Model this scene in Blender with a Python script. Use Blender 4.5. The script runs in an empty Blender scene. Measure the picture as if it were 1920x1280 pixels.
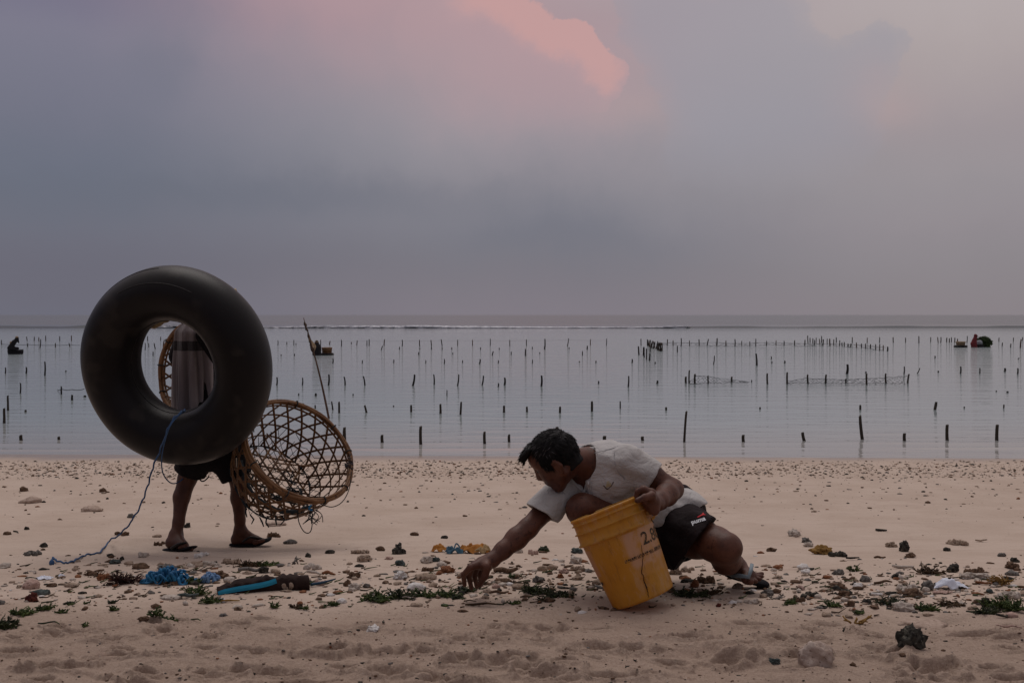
import bpy, bmesh, math, random
import numpy as np
from mathutils import Vector, Matrix
from mathutils.bvhtree import BVHTree

random.seed(7)
RNG = np.random.default_rng(7)
SC = bpy.context.scene
COL = SC.collection
R = math.radians

# ------------------------------------------------------------------ camera
F = 1867.0
CH = 1.05
PITCH = math.atan(50 / F)
cam_d = bpy.data.cameras.new('camera')
cam = bpy.data.objects.new('camera', cam_d)
COL.objects.link(cam)
cam_d.sensor_width = 36
cam_d.lens = 36 * F / 1920
cam_d.clip_start = 0.05
cam_d.clip_end = 20000
cam.location = (0, 0, CH)
cam.rotation_euler = (R(90) - PITCH, 0, 0)
SC.camera = cam

# ------------------------------------------------------------------ node helpers
class NT:
    def __init__(s, tree):
        s.t = tree
    def n(s, typ, **kw):
        nd = s.t.nodes.new(typ)
        for k, v in kw.items():
            setattr(nd, k, v)
        return nd
    def put(s, sock, v):
        if isinstance(v, bpy.types.NodeSocket):
            s.t.links.new(v, sock)
        elif v is not None:
            if hasattr(sock, 'default_value') and hasattr(sock.default_value, '__len__') and not hasattr(v, '__len__'):
                v = (v,) * len(sock.default_value)
            sock.default_value = v
    def m(s, op, a, b=None, c=None, clamp=False):
        nd = s.n('ShaderNodeMath', operation=op)
        nd.use_clamp = clamp
        for i, v in enumerate((a, b, c)):
            s.put(nd.inputs[i], v)
        return nd.outputs[0]
    def mix(s, f, a, b, blend='MIX'):
        nd = s.n('ShaderNodeMix', data_type='RGBA', blend_type=blend)
        s.put(nd.inputs[0], f)
        s.put(nd.inputs[6], col4(a))
        s.put(nd.inputs[7], col4(b))
        return nd.outputs[2]
    def ramp(s, f, stops, interp='LINEAR'):
        nd = s.n('ShaderNodeValToRGB')
        cr = nd.color_ramp
        cr.interpolation = interp
        while len(cr.elements) > 1:
            cr.elements.remove(cr.elements[-1])
        cr.elements[0].position = stops[0][0]
        cr.elements[0].color = col4(stops[0][1])
        for p, c in stops[1:]:
            e = cr.elements.new(p)
            e.color = col4(c)
        s.put(nd.inputs[0], f)
        return nd.outputs[0]
    def noise(s, vec, scale, detail=3, rough=0.55, dist=0.0, out=0):
        nd = s.n('ShaderNodeTexNoise')
        if vec is not None:
            s.put(nd.inputs['Vector'], vec)
        nd.inputs['Scale'].default_value = scale
        nd.inputs['Detail'].default_value = detail
        nd.inputs['Roughness'].default_value = rough
        nd.inputs['Distortion'].default_value = dist
        return nd.outputs[out]
    def sm(s, v, a, b):
        nd = s.n('ShaderNodeMapRange', interpolation_type='SMOOTHSTEP')
        s.put(nd.inputs[0], v)
        nd.inputs[1].default_value = a
        nd.inputs[2].default_value = b
        return nd.outputs[0]
    def vscale(s, vec, sc):
        nd = s.n('ShaderNodeMapping')
        s.put(nd.inputs[0], vec)
        nd.inputs[3].default_value = sc
        return nd.outputs[0]

def col4(c):
    if isinstance(c, bpy.types.NodeSocket):
        return c
    if not hasattr(c, '__len__'):
        return (c, c, c, 1)
    return (c[0], c[1], c[2], 1)

def srgb(r, g, b):
    f = lambda v: (v / 255 / 12.92) if v / 255 <= 0.04045 else ((v / 255 + 0.055) / 1.055) ** 2.4
    return (f(r), f(g), f(b), 1)

# ------------------------------------------------------------------ sky (dusk cloud deck over a low-sun sky)
W = bpy.data.worlds.new('World')
SC.world = W
W.use_nodes = True
W.node_tree.nodes.clear()
w = NT(W.node_tree)
geo = w.n('ShaderNodeTexCoord').outputs['Generated']
nv = w.n('ShaderNodeVectorMath', operation='NORMALIZE')
w.put(nv.inputs[0], geo)
D = nv.outputs[0]
wn = w.noise(D, 5.0, 4, 0.55, out=1)
wn2 = w.noise(D, 19.0, 4, 0.6, out=1)
def off(a, b):
    v = w.n('ShaderNodeVectorMath', operation='SUBTRACT'); w.put(v.inputs[0], b); v.inputs[1].default_value = (0.5, 0.5, 0.5)
    sc_ = w.n('ShaderNodeVectorMath', operation='SCALE'); w.put(sc_.inputs[0], v.outputs[0]); sc_.inputs['Scale'].default_value = a
    return sc_.outputs[0]
ad = w.n('ShaderNodeVectorMath', operation='ADD'); w.put(ad.inputs[0], off(0.085, wn)); w.put(ad.inputs[1], off(0.04, wn2))
ad2 = w.n('ShaderNodeVectorMath', operation='ADD'); w.put(ad2.inputs[0], D); w.put(ad2.inputs[1], ad.outputs[0])
def azel(vec):
    sp = w.n('ShaderNodeSeparateXYZ'); w.put(sp.inputs[0], vec)
    x, y, z = sp.outputs
    a = w.m('ARCTAN2', x, y)
    e = w.m('ARCSINE', w.m('MAXIMUM', w.m('MINIMUM', z, 0.9999), -0.9999))
    return a, e
AZ, EL = azel(D)
AZW, ELW = azel(ad2.outputs[0])
wn3 = w.noise(D, 46.0, 5, 0.62, out=1)
ad3 = w.n('ShaderNodeVectorMath', operation='ADD'); w.put(ad3.inputs[0], off(0.030, wn2)); w.put(ad3.inputs[1], off(0.020, wn3))
ad4 = w.n('ShaderNodeVectorMath', operation='ADD'); w.put(ad4.inputs[0], D); w.put(ad4.inputs[1], ad3.outputs[0])
AZF, ELF = azel(ad4.outputs[0])
def pe(px, py):
    a = math.atan((px - 960) / F)
    return a, math.atan((590 - py) / F * math.cos(a))
def stops(cols):
    o = []
    for py, c in cols:
        if py <= -1000:
            e = R(-py / 100)
        else:
            e = math.atan((590 - py) / F)
        o.append((min(1, e / R(90)), srgb(*c)))
    return o
HI = [(-3200, (182, 172, 174)), (-5500, (196, 187, 190)), (-9000, (204, 197, 202))]
cl = stops([(590, (108, 108, 121)), (500, (106, 105, 118)), (430, (108, 109, 122)), (350, (106, 110, 124)), (250, (115, 116, 131)), (120, (124, 122, 138)), (0, (128, 123, 140))] + HI)
cc = stops([(590, (128, 122, 131)), (500, (122, 119, 128)), (430, (128, 126, 135)), (350, (137, 134, 142)), (250, (150, 145, 152)), (120, (160, 148, 154)), (0, (166, 151, 156))] + HI)
cr = stops([(590, (137, 130, 135)), (500, (140, 134, 139)), (430, (146, 139, 144)), (350, (152, 145, 149)), (250, (160, 150, 153)), (120, (174, 163, 163)), (0, (181, 171, 172))] + HI)
ef = w.m('DIVIDE', w.m('ADD', w.m('MULTIPLY', EL, 0.45), w.m('MULTIPLY', ELW, 0.55)), R(90), clamp=True)
azs = w.m('ADD', w.m('MULTIPLY', AZ, 0.6), w.m('MULTIPLY', AZW, 0.4))
sky = w.mix(w.sm(azs, R(-25), R(-1)), w.ramp(ef, cl, 'CARDINAL'), w.ramp(ef, cc, 'CARDINAL'))
sky = w.mix(w.sm(azs, R(1), R(25)), sky, w.ramp(ef, cr, 'CARDINAL'))
def blobs(lst, warp=True):
    tot = None
    A, E = (AZF, ELF) if warp == 'billow' else (AZW, ELW)
    for px, py, rx, ry in lst:
        a, e = pe(px, py)
        dx = w.m('DIVIDE', w.m('SUBTRACT', A, a), rx / F)
        dy = w.m('DIVIDE', w.m('SUBTRACT', E, e), ry / F)
        d2 = w.m('ADD', w.m('MULTIPLY', dx, dx), w.m('MULTIPLY', dy, dy))
        g = w.m('POWER', 2.71828, w.m('MULTIPLY', d2, -1.0))
        tot = g if tot is None else w.m('ADD', tot, g)
    return tot
# soft rosy veil, grey-blue cumulus, then the lit cloud in front of it
sky = w.mix(w.m('MULTIPLY', blobs([(560, -30, 240, 90), (820, 40, 320, 130), (1050, 170, 180, 110)]), 0.32, clamp=True), sky, srgb(190, 152, 156))
sky = w.mix(w.m('MULTIPLY', blobs([(290, 165, 75, 70), (330, 110, 60, 60), (140, 300, 150, 60)]), 0.24, clamp=True), sky, srgb(110, 114, 129))
sky = w.mix(w.m('MULTIPLY', blobs([(520, 368, 420, 40), (1060, 440, 220, 45)]), 0.38, clamp=True), sky, srgb(103, 107, 120))
gm = blobs([(1215, 20, 72, 85), (1310, 50, 95, 85), (1420, 30, 70, 60), (1440, 120, 90, 70), (1650, 95, 48, 42), (1320, 150, 75, 70), (1480, 210, 130, 85), (1560, 145, 80, 45), (1420, 300, 190, 90)], 'billow')
sky = w.mix(w.m('MULTIPLY', w.m('ADD', w.m('MULTIPLY', w.sm(gm, 0.40, 0.56), 0.5), w.m('MULTIPLY', w.sm(gm, 0.3, 1.2), 0.5)), w.m('MULTIPLY', w.sm(EL, R(5.5), R(11)), 0.50)), sky, srgb(151, 151, 162))
sky = w.mix(w.m('MULTIPLY', blobs([(1640, 200, 70, 50), (1190, 205, 70, 40)]), 0.32, clamp=True), sky, srgb(182, 156, 155))
pm = blobs([(860, 50, 140, 120), (1035, 112, 88, 62), (1118, 152, 54, 38), (960, 170, 150, 100)], 'billow')
pmask = w.sm(pm, 0.47, 0.57)
pf = w.m('ADD', blobs([(905, -5, 75, 40), (985, 28, 65, 36), (1055, 62, 62, 40), (1110, 100, 52, 42), (1142, 148, 44, 42)], 'billow'), w.m('MULTIPLY', blobs([(960, 70, 210, 110)]), 0.5))
puff = w.noise(ad4.outputs[0], 26.0, 5, 0.6)
pamt = w.m('MULTIPLY', pmask, w.m('MINIMUM', w.m('MULTIPLY', pf, w.m('ADD', 0.36, w.m('MULTIPLY', puff, 0.44))), 0.64))
sky = w.mix(pamt, sky, w.mix(w.sm(pf, 0.5, 1.5), srgb(184, 154, 158), srgb(208, 160, 155)))
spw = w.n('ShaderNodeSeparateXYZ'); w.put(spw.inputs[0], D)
sky = w.mix(w.m('MULTIPLY', w.sm(spw.outputs[1], 0.35, -0.75), 0.55), sky, srgb(92, 90, 104))     # unseen dusk sky behind the camera, dimmed to weaken light on camera-facing sides
nish = w.n('ShaderNodeTexSky', sky_type='NISHITA')
nish.sun_disc = False
nish.sun_elevation = R(64)
nish.sun_rotation = R(12)
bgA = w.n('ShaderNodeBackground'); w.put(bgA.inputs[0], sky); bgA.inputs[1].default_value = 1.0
bgB = w.n('ShaderNodeBackground'); w.put(bgB.inputs[0], nish.outputs[0]); bgB.inputs[1].default_value = 0.05
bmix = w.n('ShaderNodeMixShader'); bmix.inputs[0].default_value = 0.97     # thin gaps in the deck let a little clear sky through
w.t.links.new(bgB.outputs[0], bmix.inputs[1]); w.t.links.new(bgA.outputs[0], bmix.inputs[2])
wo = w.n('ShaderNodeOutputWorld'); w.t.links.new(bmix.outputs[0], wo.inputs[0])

sun_d = bpy.data.lights.new('sun', 'SUN')
sun_d.energy = 0.9
sun_d.angle = R(38)
sun_d.color = (1.0, 0.93, 0.88)
sun = bpy.data.objects.new('sun', sun_d)
COL.objects.link(sun)
sun.rotation_euler = (R(-26), 0, R(12))       # high, from the bright sky over the sea

SC.view_settings.view_transform = 'Standard'
SC.view_settings.look = 'None'
SC.view_settings.exposure = 0.0
SC.view_settings.gamma = 1.0
SC.view_settings.use_curve_mapping = False

# ------------------------------------------------------------------ projection helpers
_f = Vector((0, math.cos(PITCH), -math.sin(PITCH)))
_u = Vector((0, math.sin(PITCH), math.cos(PITCH)))
def ray(px, py):
    return _f + Vector(((px - 960) / F, 0, 0)) + _u * ((640 - py) / F)
def P(px, py, Y):
    d = ray(px, py)
    return Vector((0, 0, CH)) + d * (Y / d.y)

# ------------------------------------------------------------------ noise
def _h(ix, iy, iz, seed):
    n = (ix * 374761393 + iy * 668265263 + iz * 2147483647 + seed * 974711) & 0xffffffff
    n = ((n ^ (n >> 13)) * 1274126177) & 0xffffffff
    return ((n ^ (n >> 16)) & 0xffff) / 65535.0
def vnoise(p, seed=0):
    p = np.asarray(p, dtype=np.float64)
    i = np.floor(p).astype(np.int64)
    f = p - i
    f = f * f * f * (f * (f * 6 - 15) + 10)
    x, y, z = i[..., 0], i[..., 1], i[..., 2]
    fx, fy, fz = f[..., 0], f[..., 1], f[..., 2]
    r = 0
    for a in (0, 1):
        for b in (0, 1):
            for c in (0, 1):
                wgt = (fx if a else 1 - fx) * (fy if b else 1 - fy) * (fz if c else 1 - fz)
                r = r + wgt * _h(x + a, y + b, z + c, seed)
    return r * 2 - 1
def fbm(p, oct=4, seed=0, gain=0.5):
    p = np.asarray(p, dtype=np.float64)
    s, a = 0, 1
    for o in range(oct):
        s = s + a * vnoise(p * 2 ** o, seed + o * 17)
        a *= gain
    return s

# ------------------------------------------------------------------ ground
WZ = -0.55
_gy = np.array([-30, 0, 2.2, 3.3, 4.2, 5.6, 7.5, 11.27, 16, 40, 400, 9000.])
_gz = np.array([0.25, 0.06, 0.02, 0.005, -0.045, -0.262, -0.385, -0.55, -0.80, -2.0, -6.0, -8.])
def gbase(x, y):
    x = np.asarray(x, float); y = np.asarray(y, float)
    s = 0
    for d in (-0.5, -0.25, 0, 0.25, 0.5):
        s = s + np.interp(y + d, _gy, _gz)
    return s / 5 - 0.0014 * np.clip(x, -12, 12)
PRINTS = []
def gdetail(x, y):
    x = np.asarray(x, float); y = np.asarray(y, float)
    z0 = np.zeros_like(x)
    q = np.stack([x, y, z0], -1)
    wn_ = fbm(q * (1.6, 2.6, 1), 4, 3) * 0.008
    near = np.clip((4.0 - y) / 0.8, 0, 1)
    mid = np.clip((y - 3.7) / 0.6, 0, 1) * np.clip((9.5 - y) / 2, 0, 1)
    wn_ = wn_ + near * (fbm(q * (5.5, 8.5, 1), 4, 11) * 0.0085 + np.minimum(0, fbm(q * (2.6, 5.2, 1), 3, 23) + 0.12) * 0.030 + fbm(q * (22, 30, 1), 2, 41) * 0.0022)
    wn_ = wn_ + mid * (fbm(q * (1.5, 9, 1), 3, 31) * 0.006 + fbm(q * (14, 18, 1), 2, 37) * 0.0015)
    fade = np.clip((11.2 - y) / 1.5, 0.05, 1)
    wn_ = wn_ * fade
    for (cx, cy, a, b, th, dp) in PRINTS:
        dx, dy = x - cx, y - cy
        m = (np.abs(dx) < 3 * a) & (np.abs(dy) < 3 * a)
        if not m.any():
            continue
        c, s = math.cos(th), math.sin(th)
        u = (dx[m] * c + dy[m] * s) / a
        v = (-dx[m] * s + dy[m] * c) / b
        r2 = (u * u + v * v) * (1 + .55 * fbm(np.stack([x[m] * 28, y[m] * 34, 0 * x[m]], -1), 3, 51)).clip(.2, 3)
        wn_[m] += -dp * np.exp(-r2 ** 1.4) + dp * 0.45 * np.exp(-((np.sqrt(r2) - 1.45) / 0.4) ** 2)
    return wn_
def gz(x, y):
    x = np.atleast_1d(np.asarray(x, float)); y = np.atleast_1d(np.asarray(y, float))
    return gbase(x, y) + gdetail(x, y)
def G(px, py):
    d = ray(px, py)
    z = -0.2
    for _ in range(40):
        t = (CH - z) / -d.z
        z = 0.5 * z + 0.5 * float(gbase(d.x * t, d.y * t))
    t = (CH - z) / -d.z
    x, y = d.x * t, d.y * t
    return Vector((x, y, z))
def WP(px, py):
    d = ray(px, py)
    t = (CH - WZ) / -d.z
    return Vector((d.x * t, d.y * t, WZ))
for (px, py, wpx, hpx, dp) in [(random.uniform(-30, 1950), random.uniform(1165, 1290), random.uniform(14, 30), random.uniform(5, 9), random.uniform(.012, .026)) for _ in range(75)] + [
    (860, 1197, 26, 9, .022), (938, 1191, 30, 10, .026), (812, 1186, 22, 7, .02), (940, 1206, 22, 8, .02), (1010, 1206, 30, 10, .022), (1025, 1178, 24, 8, .02),
    (1120, 1182, 24, 6, .018), (1130, 1209, 34, 10, .024), (1185, 1207, 26, 9, .024), (620, 1219, 34, 11, .03), (712, 1218, 24, 8, .02), (755, 1218, 30, 10, .02), (797, 1219, 20, 8, .022),
    (650, 1247, 24, 9, .02), (728, 1257, 36, 11, .026), (796, 1260, 34, 11, .026), (995, 1249, 26, 11, .028), (1028, 1262, 32, 11, .026), (1055, 1243, 34, 10, .02),
    (120, 1184, 50, 8, .022), (250, 1229, 60, 10, .026), (385, 1214, 24, 8, .02), (455, 1247, 38, 11, .028), (520, 1252, 40, 10, .024), (610, 1218, 40, 12, .03), (110, 1250, 60, 12, .026), (30, 1222, 40, 10, .026),
    (1293, 1197, 30, 9, .026), (1403, 1174, 30, 8, .02), (1458, 1197, 30, 9, .026), (1515, 1200, 34, 10, .024), (1400, 1212, 60, 8, .024), (1370, 1230, 34, 14, .028), (1260, 1235, 30, 9, .022),
    (1545, 1167, 26, 8, .018), (1650, 1194, 40, 10, .02), (1750, 1250, 50, 18, .03), (1480, 1252, 40, 10, .02), (1660, 1222, 40, 14, .024), (1690, 1265, 34, 8, .02), (1830, 1185, 60, 8, .02), (1900, 1272, 40, 12, .03),
    (930, 1238, 30, 9, .018), (850, 1270, 70, 8, .026), (560, 1275, 60, 8, .022), (330, 1268, 70, 8, .02), (200, 1200, 40, 8, .02), (1140, 1270, 40, 8, .02), (1220, 1262, 34, 9, .02)]:
    g0 = G(px, py)
    k = F / g0.y
    PRINTS.append((g0.x, g0.y, wpx / k * 0.85, max(0.02, hpx / k * 3.2) * 0.42, random.uniform(-.25, .25), dp * 1.15))

# ------------------------------------------------------------------ mesh helpers
def link(o, parent=None):
    COL.objects.link(o)
    if parent is not None:
        o.parent = parent
    return o
def tag(o, label=None, cat=None, group=None, kind=None):
    if label: o['label'] = label
    if cat: o['category'] = cat
    if group: o['group'] = group
    if kind: o['kind'] = kind
    return o
def base_of(o):
    v = Vector((0, 0, 0))
    while o is not None:
        v = v + o.location
        o = o.parent
    return v
def mk(name, V, Fc, mat, parent=None, smooth=True, matidx=None, local=False):
    """one mesh object; V in world coordinates (unless local): kept relative to the parent thing's base"""
    V = np.asarray([tuple(v) for v in V] if not isinstance(V, np.ndarray) else V, dtype=float)
    if parent is not None and not local:
        V = V - np.array(base_of(parent))
    me = bpy.data.meshes.new(name)
    me.from_pydata(V.tolist(), [], Fc if isinstance(Fc, list) else Fc.tolist())
    for m_ in (mat if isinstance(mat, (list, tuple)) else [mat]):
        me.materials.append(m_)
    if matidx is not None:
        me.polygons.foreach_set('material_index', np.asarray(matidx, dtype=np.int32))
    me.polygons.foreach_set('use_smooth', [smooth] * len(me.polygons))
    me.update()
    return link(bpy.data.objects.new(name, me), parent)
def solo(name, V, Fc, mat, label, cat, group=None, smooth=True, loc=None, kind=None, matidx=None):
    """a thing that is one mesh, its origin at its base"""
    V = np.asarray([tuple(v) for v in V] if not isinstance(V, np.ndarray) else V, dtype=float)
    if loc is None:
        loc = ((V[:, 0].min() + V[:, 0].max()) / 2, (V[:, 1].min() + V[:, 1].max()) / 2, V[:, 2].min())
    o = mk(name, V - np.array(loc), Fc, mat, None, smooth, matidx)
    o.location = loc
    return tag(o, label, cat, group, kind)
def thing(name, label, cat, loc=(0, 0, 0), group=None):
    o = link(bpy.data.objects.new(name, None))
    o.location = loc
    o.empty_display_size = 0.1
    return tag(o, label, cat, group)
def merge(lst):
    V, Fc, n = [], [], 0
    for v, f in lst:
        v = np.asarray([tuple(a) for a in v], float)
        V.append(v)
        Fc += [[i + n for i in q] for q in f]
        n += len(v)
    return np.concatenate(V), Fc
def spline(pts, n=8):
    pts = [Vector(p) for p in pts]
    if len(pts) < 3:
        return pts
    o = []
    for i in range(len(pts) - 1):
        p0 = pts[max(i - 1, 0)]; p1 = pts[i]; p2 = pts[i + 1]; p3 = pts[min(i + 2, len(pts) - 1)]
        for k in range(n):
            t = k / n
            o.append(0.5 * ((2 * p1) + (p2 - p0) * t + (2 * p0 - 5 * p1 + 4 * p2 - p3) * t * t + (3 * p1 - p0 - 3 * p2 + p3) * t ** 3))
    o.append(pts[-1])
    return o
def tube(pts, r, n=6, closed=False, flat=1.0, up=None, cap=True):
    pts = [Vector(p) for p in pts]
    N = len(pts)
    rr = [r] * N if not hasattr(r, '__len__') else (list(r) if len(r) == N else list(np.interp(np.linspace(0, 1, N), np.linspace(0, 1, len(r)), r)))
    V, Fc = [], []
    nrm = None
    for i, p in enumerate(pts):
        a = pts[(i - 1) % N] if (closed or i > 0) else p
        b = pts[(i + 1) % N] if (closed or i < N - 1) else p
        t = (b - a)
        t = t.normalized() if t.length > 1e-9 else Vector((0, 0, 1))
        if up is not None:
            nrm = up(i, p) if callable(up) else Vector(up)
            nrm = (nrm - t * nrm.dot(t)).normalized()
        elif nrm is None:
            nrm = t.orthogonal().normalized()
        else:
            nrm = (nrm - t * nrm.dot(t))
            nrm = nrm.normalized() if nrm.length > 1e-6 else t.orthogonal().normalized()
        bn = t.cross(nrm)
        for k in range(n):
            an = 2 * math.pi * (k + 0.5) / n
            V.append(p + bn * (math.cos(an) * rr[i]) + nrm * (math.sin(an) * rr[i] * flat))
    for i in range(N if closed else N - 1):
        j = (i + 1) % N
        for k in range(n):
            l = (k + 1) % n
            Fc.append([i * n + k, i * n + l, j * n + l, j * n + k])
    if cap and not closed:
        Fc.append([k for k in range(n)][::-1])
        Fc.append([(N - 1) * n + k for k in range(n)])
    return V, Fc
def box(c, s, rot=None):
    V = [Vector((x * s[0] / 2, y * s[1] / 2, z * s[2] / 2)) for x in (-1, 1) for y in (-1, 1) for z in (-1, 1)]
    if rot is not None:
        V = [rot @ v for v in V]
    V = [v + Vector(c) for v in V]
    return V, [[0, 1, 3, 2], [4, 6, 7, 5], [0, 4, 5, 1], [2, 3, 7, 6], [0, 2, 6, 4], [1, 5, 7, 3]]
_ico = {}
def ico(sub):
    if sub not in _ico:
        bm = bmesh.new()
        bmesh.ops.create_icosphere(bm, subdivisions=sub, radius=1)
        _ico[sub] = (np.array([v.co[:] for v in bm.verts]), [[v.index for v in f.verts] for f in bm.faces])
        bm.free()
    return _ico[sub]

# ------------------------------------------------------------------ materials
def nmat(name):
    m = bpy.data.materials.new(name)
    m.use_nodes = True
    t = NT(m.node_tree)
    return m, t, m.node_tree.nodes['Principled BSDF']
def mat(name, c1, c2=None, scale=20, rough=0.8, bump=0.0, bscale=None, detail=4, lo=0.35, hi=0.65, spec=0.3, c3=None, sc3=60, coat=0.0, sss=0, stretch=None):
    m, t, b = nmat(name)
    co = t.n('ShaderNodeTexCoord').outputs['Object']
    if stretch:
        co = t.vscale(co, stretch)
    c = col4(c1)
    if c2 is not None:
        c = t.mix(t.sm(t.noise(co, scale, detail), lo, hi), c1, c2)
    if c3 is not None:
        c = t.mix(t.sm(t.noise(co, sc3, 2), 0.58, 0.68), c, c3)
    t.put(b.inputs['Base Color'], c)
    b.inputs['Roughness'].default_value = rough
    b.inputs['Specular IOR Level'].default_value = spec
    b.inputs['Coat Weight'].default_value = coat
    if sss:
        b.inputs['Subsurface Weight'].default_value = sss
        b.inputs['Subsurface Radius'].default_value = (0.02, 0.01, 0.005)
        b.inputs['Subsurface Scale'].default_value = 1
    if bump:
        bn = t.n('ShaderNodeBump')
        bn.inputs['Strength'].default_value = 1
        bn.inputs['Distance'].default_value = bump
        t.put(bn.inputs['Height'], t.noise(co, bscale or scale * 2, 5, 0.6))
        t.put(b.inputs['Normal'], bn.outputs[0])
    return m

# sand: pale coral sand, damp and smoother towards the waterline
M_sand, t, b = nmat('coral_sand')
gp = t.n('ShaderNodeNewGeometry').outputs['Position']
sp = t.n('ShaderNodeSeparateXYZ'); t.put(sp.inputs[0], gp)
c = t.mix(t.sm(t.noise(gp, 2.2, 4), 0.3, 0.7), (0.48, 0.378, 0.302), (0.54, 0.435, 0.355))
dry = t.sm(t.m('ADD', sp.outputs[1], t.m('MULTIPLY', t.noise(gp, 1.6, 4), 0.7)), 4.25, 3.6)      # dry, churned, coarser sand above the wrack line
c = t.mix(t.m('MULTIPLY', dry, 0.75), c, (0.395, 0.287, 0.218))
c = t.mix(t.m('MULTIPLY', t.sm(t.noise(gp, 14, 4, 0.65), 0.55, 0.75), 0.35), c, (0.33, 0.225, 0.175))
gr = t.noise(gp, 105, 6, 0.9)
c = t.mix(t.m('MULTIPLY', t.sm(gr, 0.53, 0.62), t.m('ADD', 0.22, t.m('MULTIPLY', dry, 0.5))), c, (0.24, 0.165, 0.13))
c = t.mix(t.m('MULTIPLY', t.sm(gr, 0.46, 0.38), t.m('ADD', 0.2, t.m('MULTIPLY', dry, 0.35))), c, (0.58, 0.47, 0.40))
streak = t.noise(t.vscale(gp, (1.2, 14, 3)), 1.0, 4, 0.6)
c = t.mix(t.m('MULTIPLY', t.sm(streak, 0.56, 0.72), 0.3), c, (0.31, 0.215, 0.17))
vo = t.n('ShaderNodeTexVoronoi'); t.put(vo.inputs['Vector'], gp); vo.inputs['Scale'].default_value = 46
dots = t.m('MULTIPLY', t.sm(vo.outputs['Distance'], 0.20, 0.10), t.sm(t.noise(gp, 7, 3), 0.52, 0.62))
c = t.mix(t.m('MULTIPLY', dots, 0.7), c, (0.15, 0.10, 0.075))
zz = t.m('ADD', sp.outputs[2], t.m('MULTIPLY', t.noise(gp, 1.3, 3), 0.03))
zz = t.m('ADD', zz, t.m('MULTIPLY', sp.outputs[0], 0.0014))
wet = t.sm(zz, -0.497, -0.532)
c = t.mix(t.m('MULTIPLY', wet, 0.55), c, (0.20, 0.15, 0.125))
t.put(b.inputs['Base Color'], c)
t.put(b.inputs['Roughness'], t.m('SUBTRACT', 0.95, t.m('MULTIPLY', wet, 0.72)))
b.inputs['Specular IOR Level'].default_value = 0.25
bn = t.n('ShaderNodeBump'); bn.inputs['Distance'].default_value = 0.006
hh = t.m('MULTIPLY', t.m('ADD', t.noise(gp, 140, 5, 0.8), t.m('MULTIPLY', t.noise(gp, 45, 4, 0.6), 1.4)), t.m('ADD', 0.3, t.m('MULTIPLY', dry, 0.9)))
t.put(bn.inputs['Height'], t.m('MULTIPLY', hh, t.m('SUBTRACT', 1.0, wet)))
t.put(b.inputs['Normal'], bn.outputs[0])

# sea
M_sea, t, b = nmat('sea_water')
gp = t.n('ShaderNodeNewGeometry').outputs['Position']
sp = t.n('ShaderNodeSeparateXYZ'); t.put(sp.inputs[0], gp)
c = t.mix(t.sm(sp.outputs[1], 11.0, 16.0), (0.36, 0.345, 0.33), (0.335, 0.385, 0.395))
c = t.mix(t.sm(sp.outputs[1], 70, 150), c, (0.135, 0.14, 0.155))
t.put(b.inputs['Base Color'], c)
t.put(b.inputs['Roughness'], t.m('ADD', 0.06, t.m('MULTIPLY', t.sm(sp.outputs[1], 118, 180), 0.24)))
b.inputs['IOR'].default_value = 1.333
bn = t.n('ShaderNodeBump'); bn.inputs['Distance'].default_value = 0.024
n1 = t.noise(t.vscale(gp, (0.9, 3.2, 1)), 1.0, 4, 0.5)
n2 = t.noise(t.vscale(gp, (2.6, 11, 1)), 1.0, 3, 0.5)
n4 = t.noise(t.vscale(gp, (0.5, 2.6, 1)), 1.0, 4, 0.65)
t.put(bn.inputs['Height'], t.m('ADD', t.m('ADD', n1, t.m('MULTIPLY', n2, 0.20)), t.m('MULTIPLY', n4, t.m('MULTIPLY', t.sm(sp.outputs[1], 14, 45), 6.0))))
bn.inputs['Strength'].default_value = 0.8
t.put(b.inputs['Normal'], bn.outputs[0])

M_foam = mat('sea_foam', (0.72, 0.74, 0.78), (0.85, 0.86, 0.88), 3, 0.9)
M_skin = mat('brown_skin', (0.076, 0.027, 0.016), (0.115, 0.044, 0.026), 16, 0.5, 0.0012, 120, spec=0.3, c3=(0.058, 0.02, 0.012), sc3=55)
M_skin2 = mat('deep_brown_skin', (0.060, 0.021, 0.012), (0.088, 0.032, 0.018), 14, 0.5, 0.001, 140, spec=0.3)
M_sole = mat('pale_skin_sole', (0.30, 0.15, 0.10), (0.36, 0.19, 0.13), 20, 0.6)
M_nail = mat('nail', (0.26, 0.14, 0.11), None, rough=0.35)
M_lip = mat('lip', (0.13, 0.045, 0.032), None, rough=0.45)
M_eye = mat('eye_white', (0.20, 0.16, 0.14), None, rough=0.4, spec=0.3)
M_iris = mat('iris', (0.012, 0.008, 0.006), None, rough=0.15, spec=0.5)
M_hair = mat('black_hair', (0.004, 0.0035, 0.004), (0.008, 0.007, 0.0075), 60, 0.6, 0.002, 220, spec=0.2)
M_greyhair = mat('grey_hair', (0.13, 0.12, 0.125), None, rough=0.5)
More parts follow.
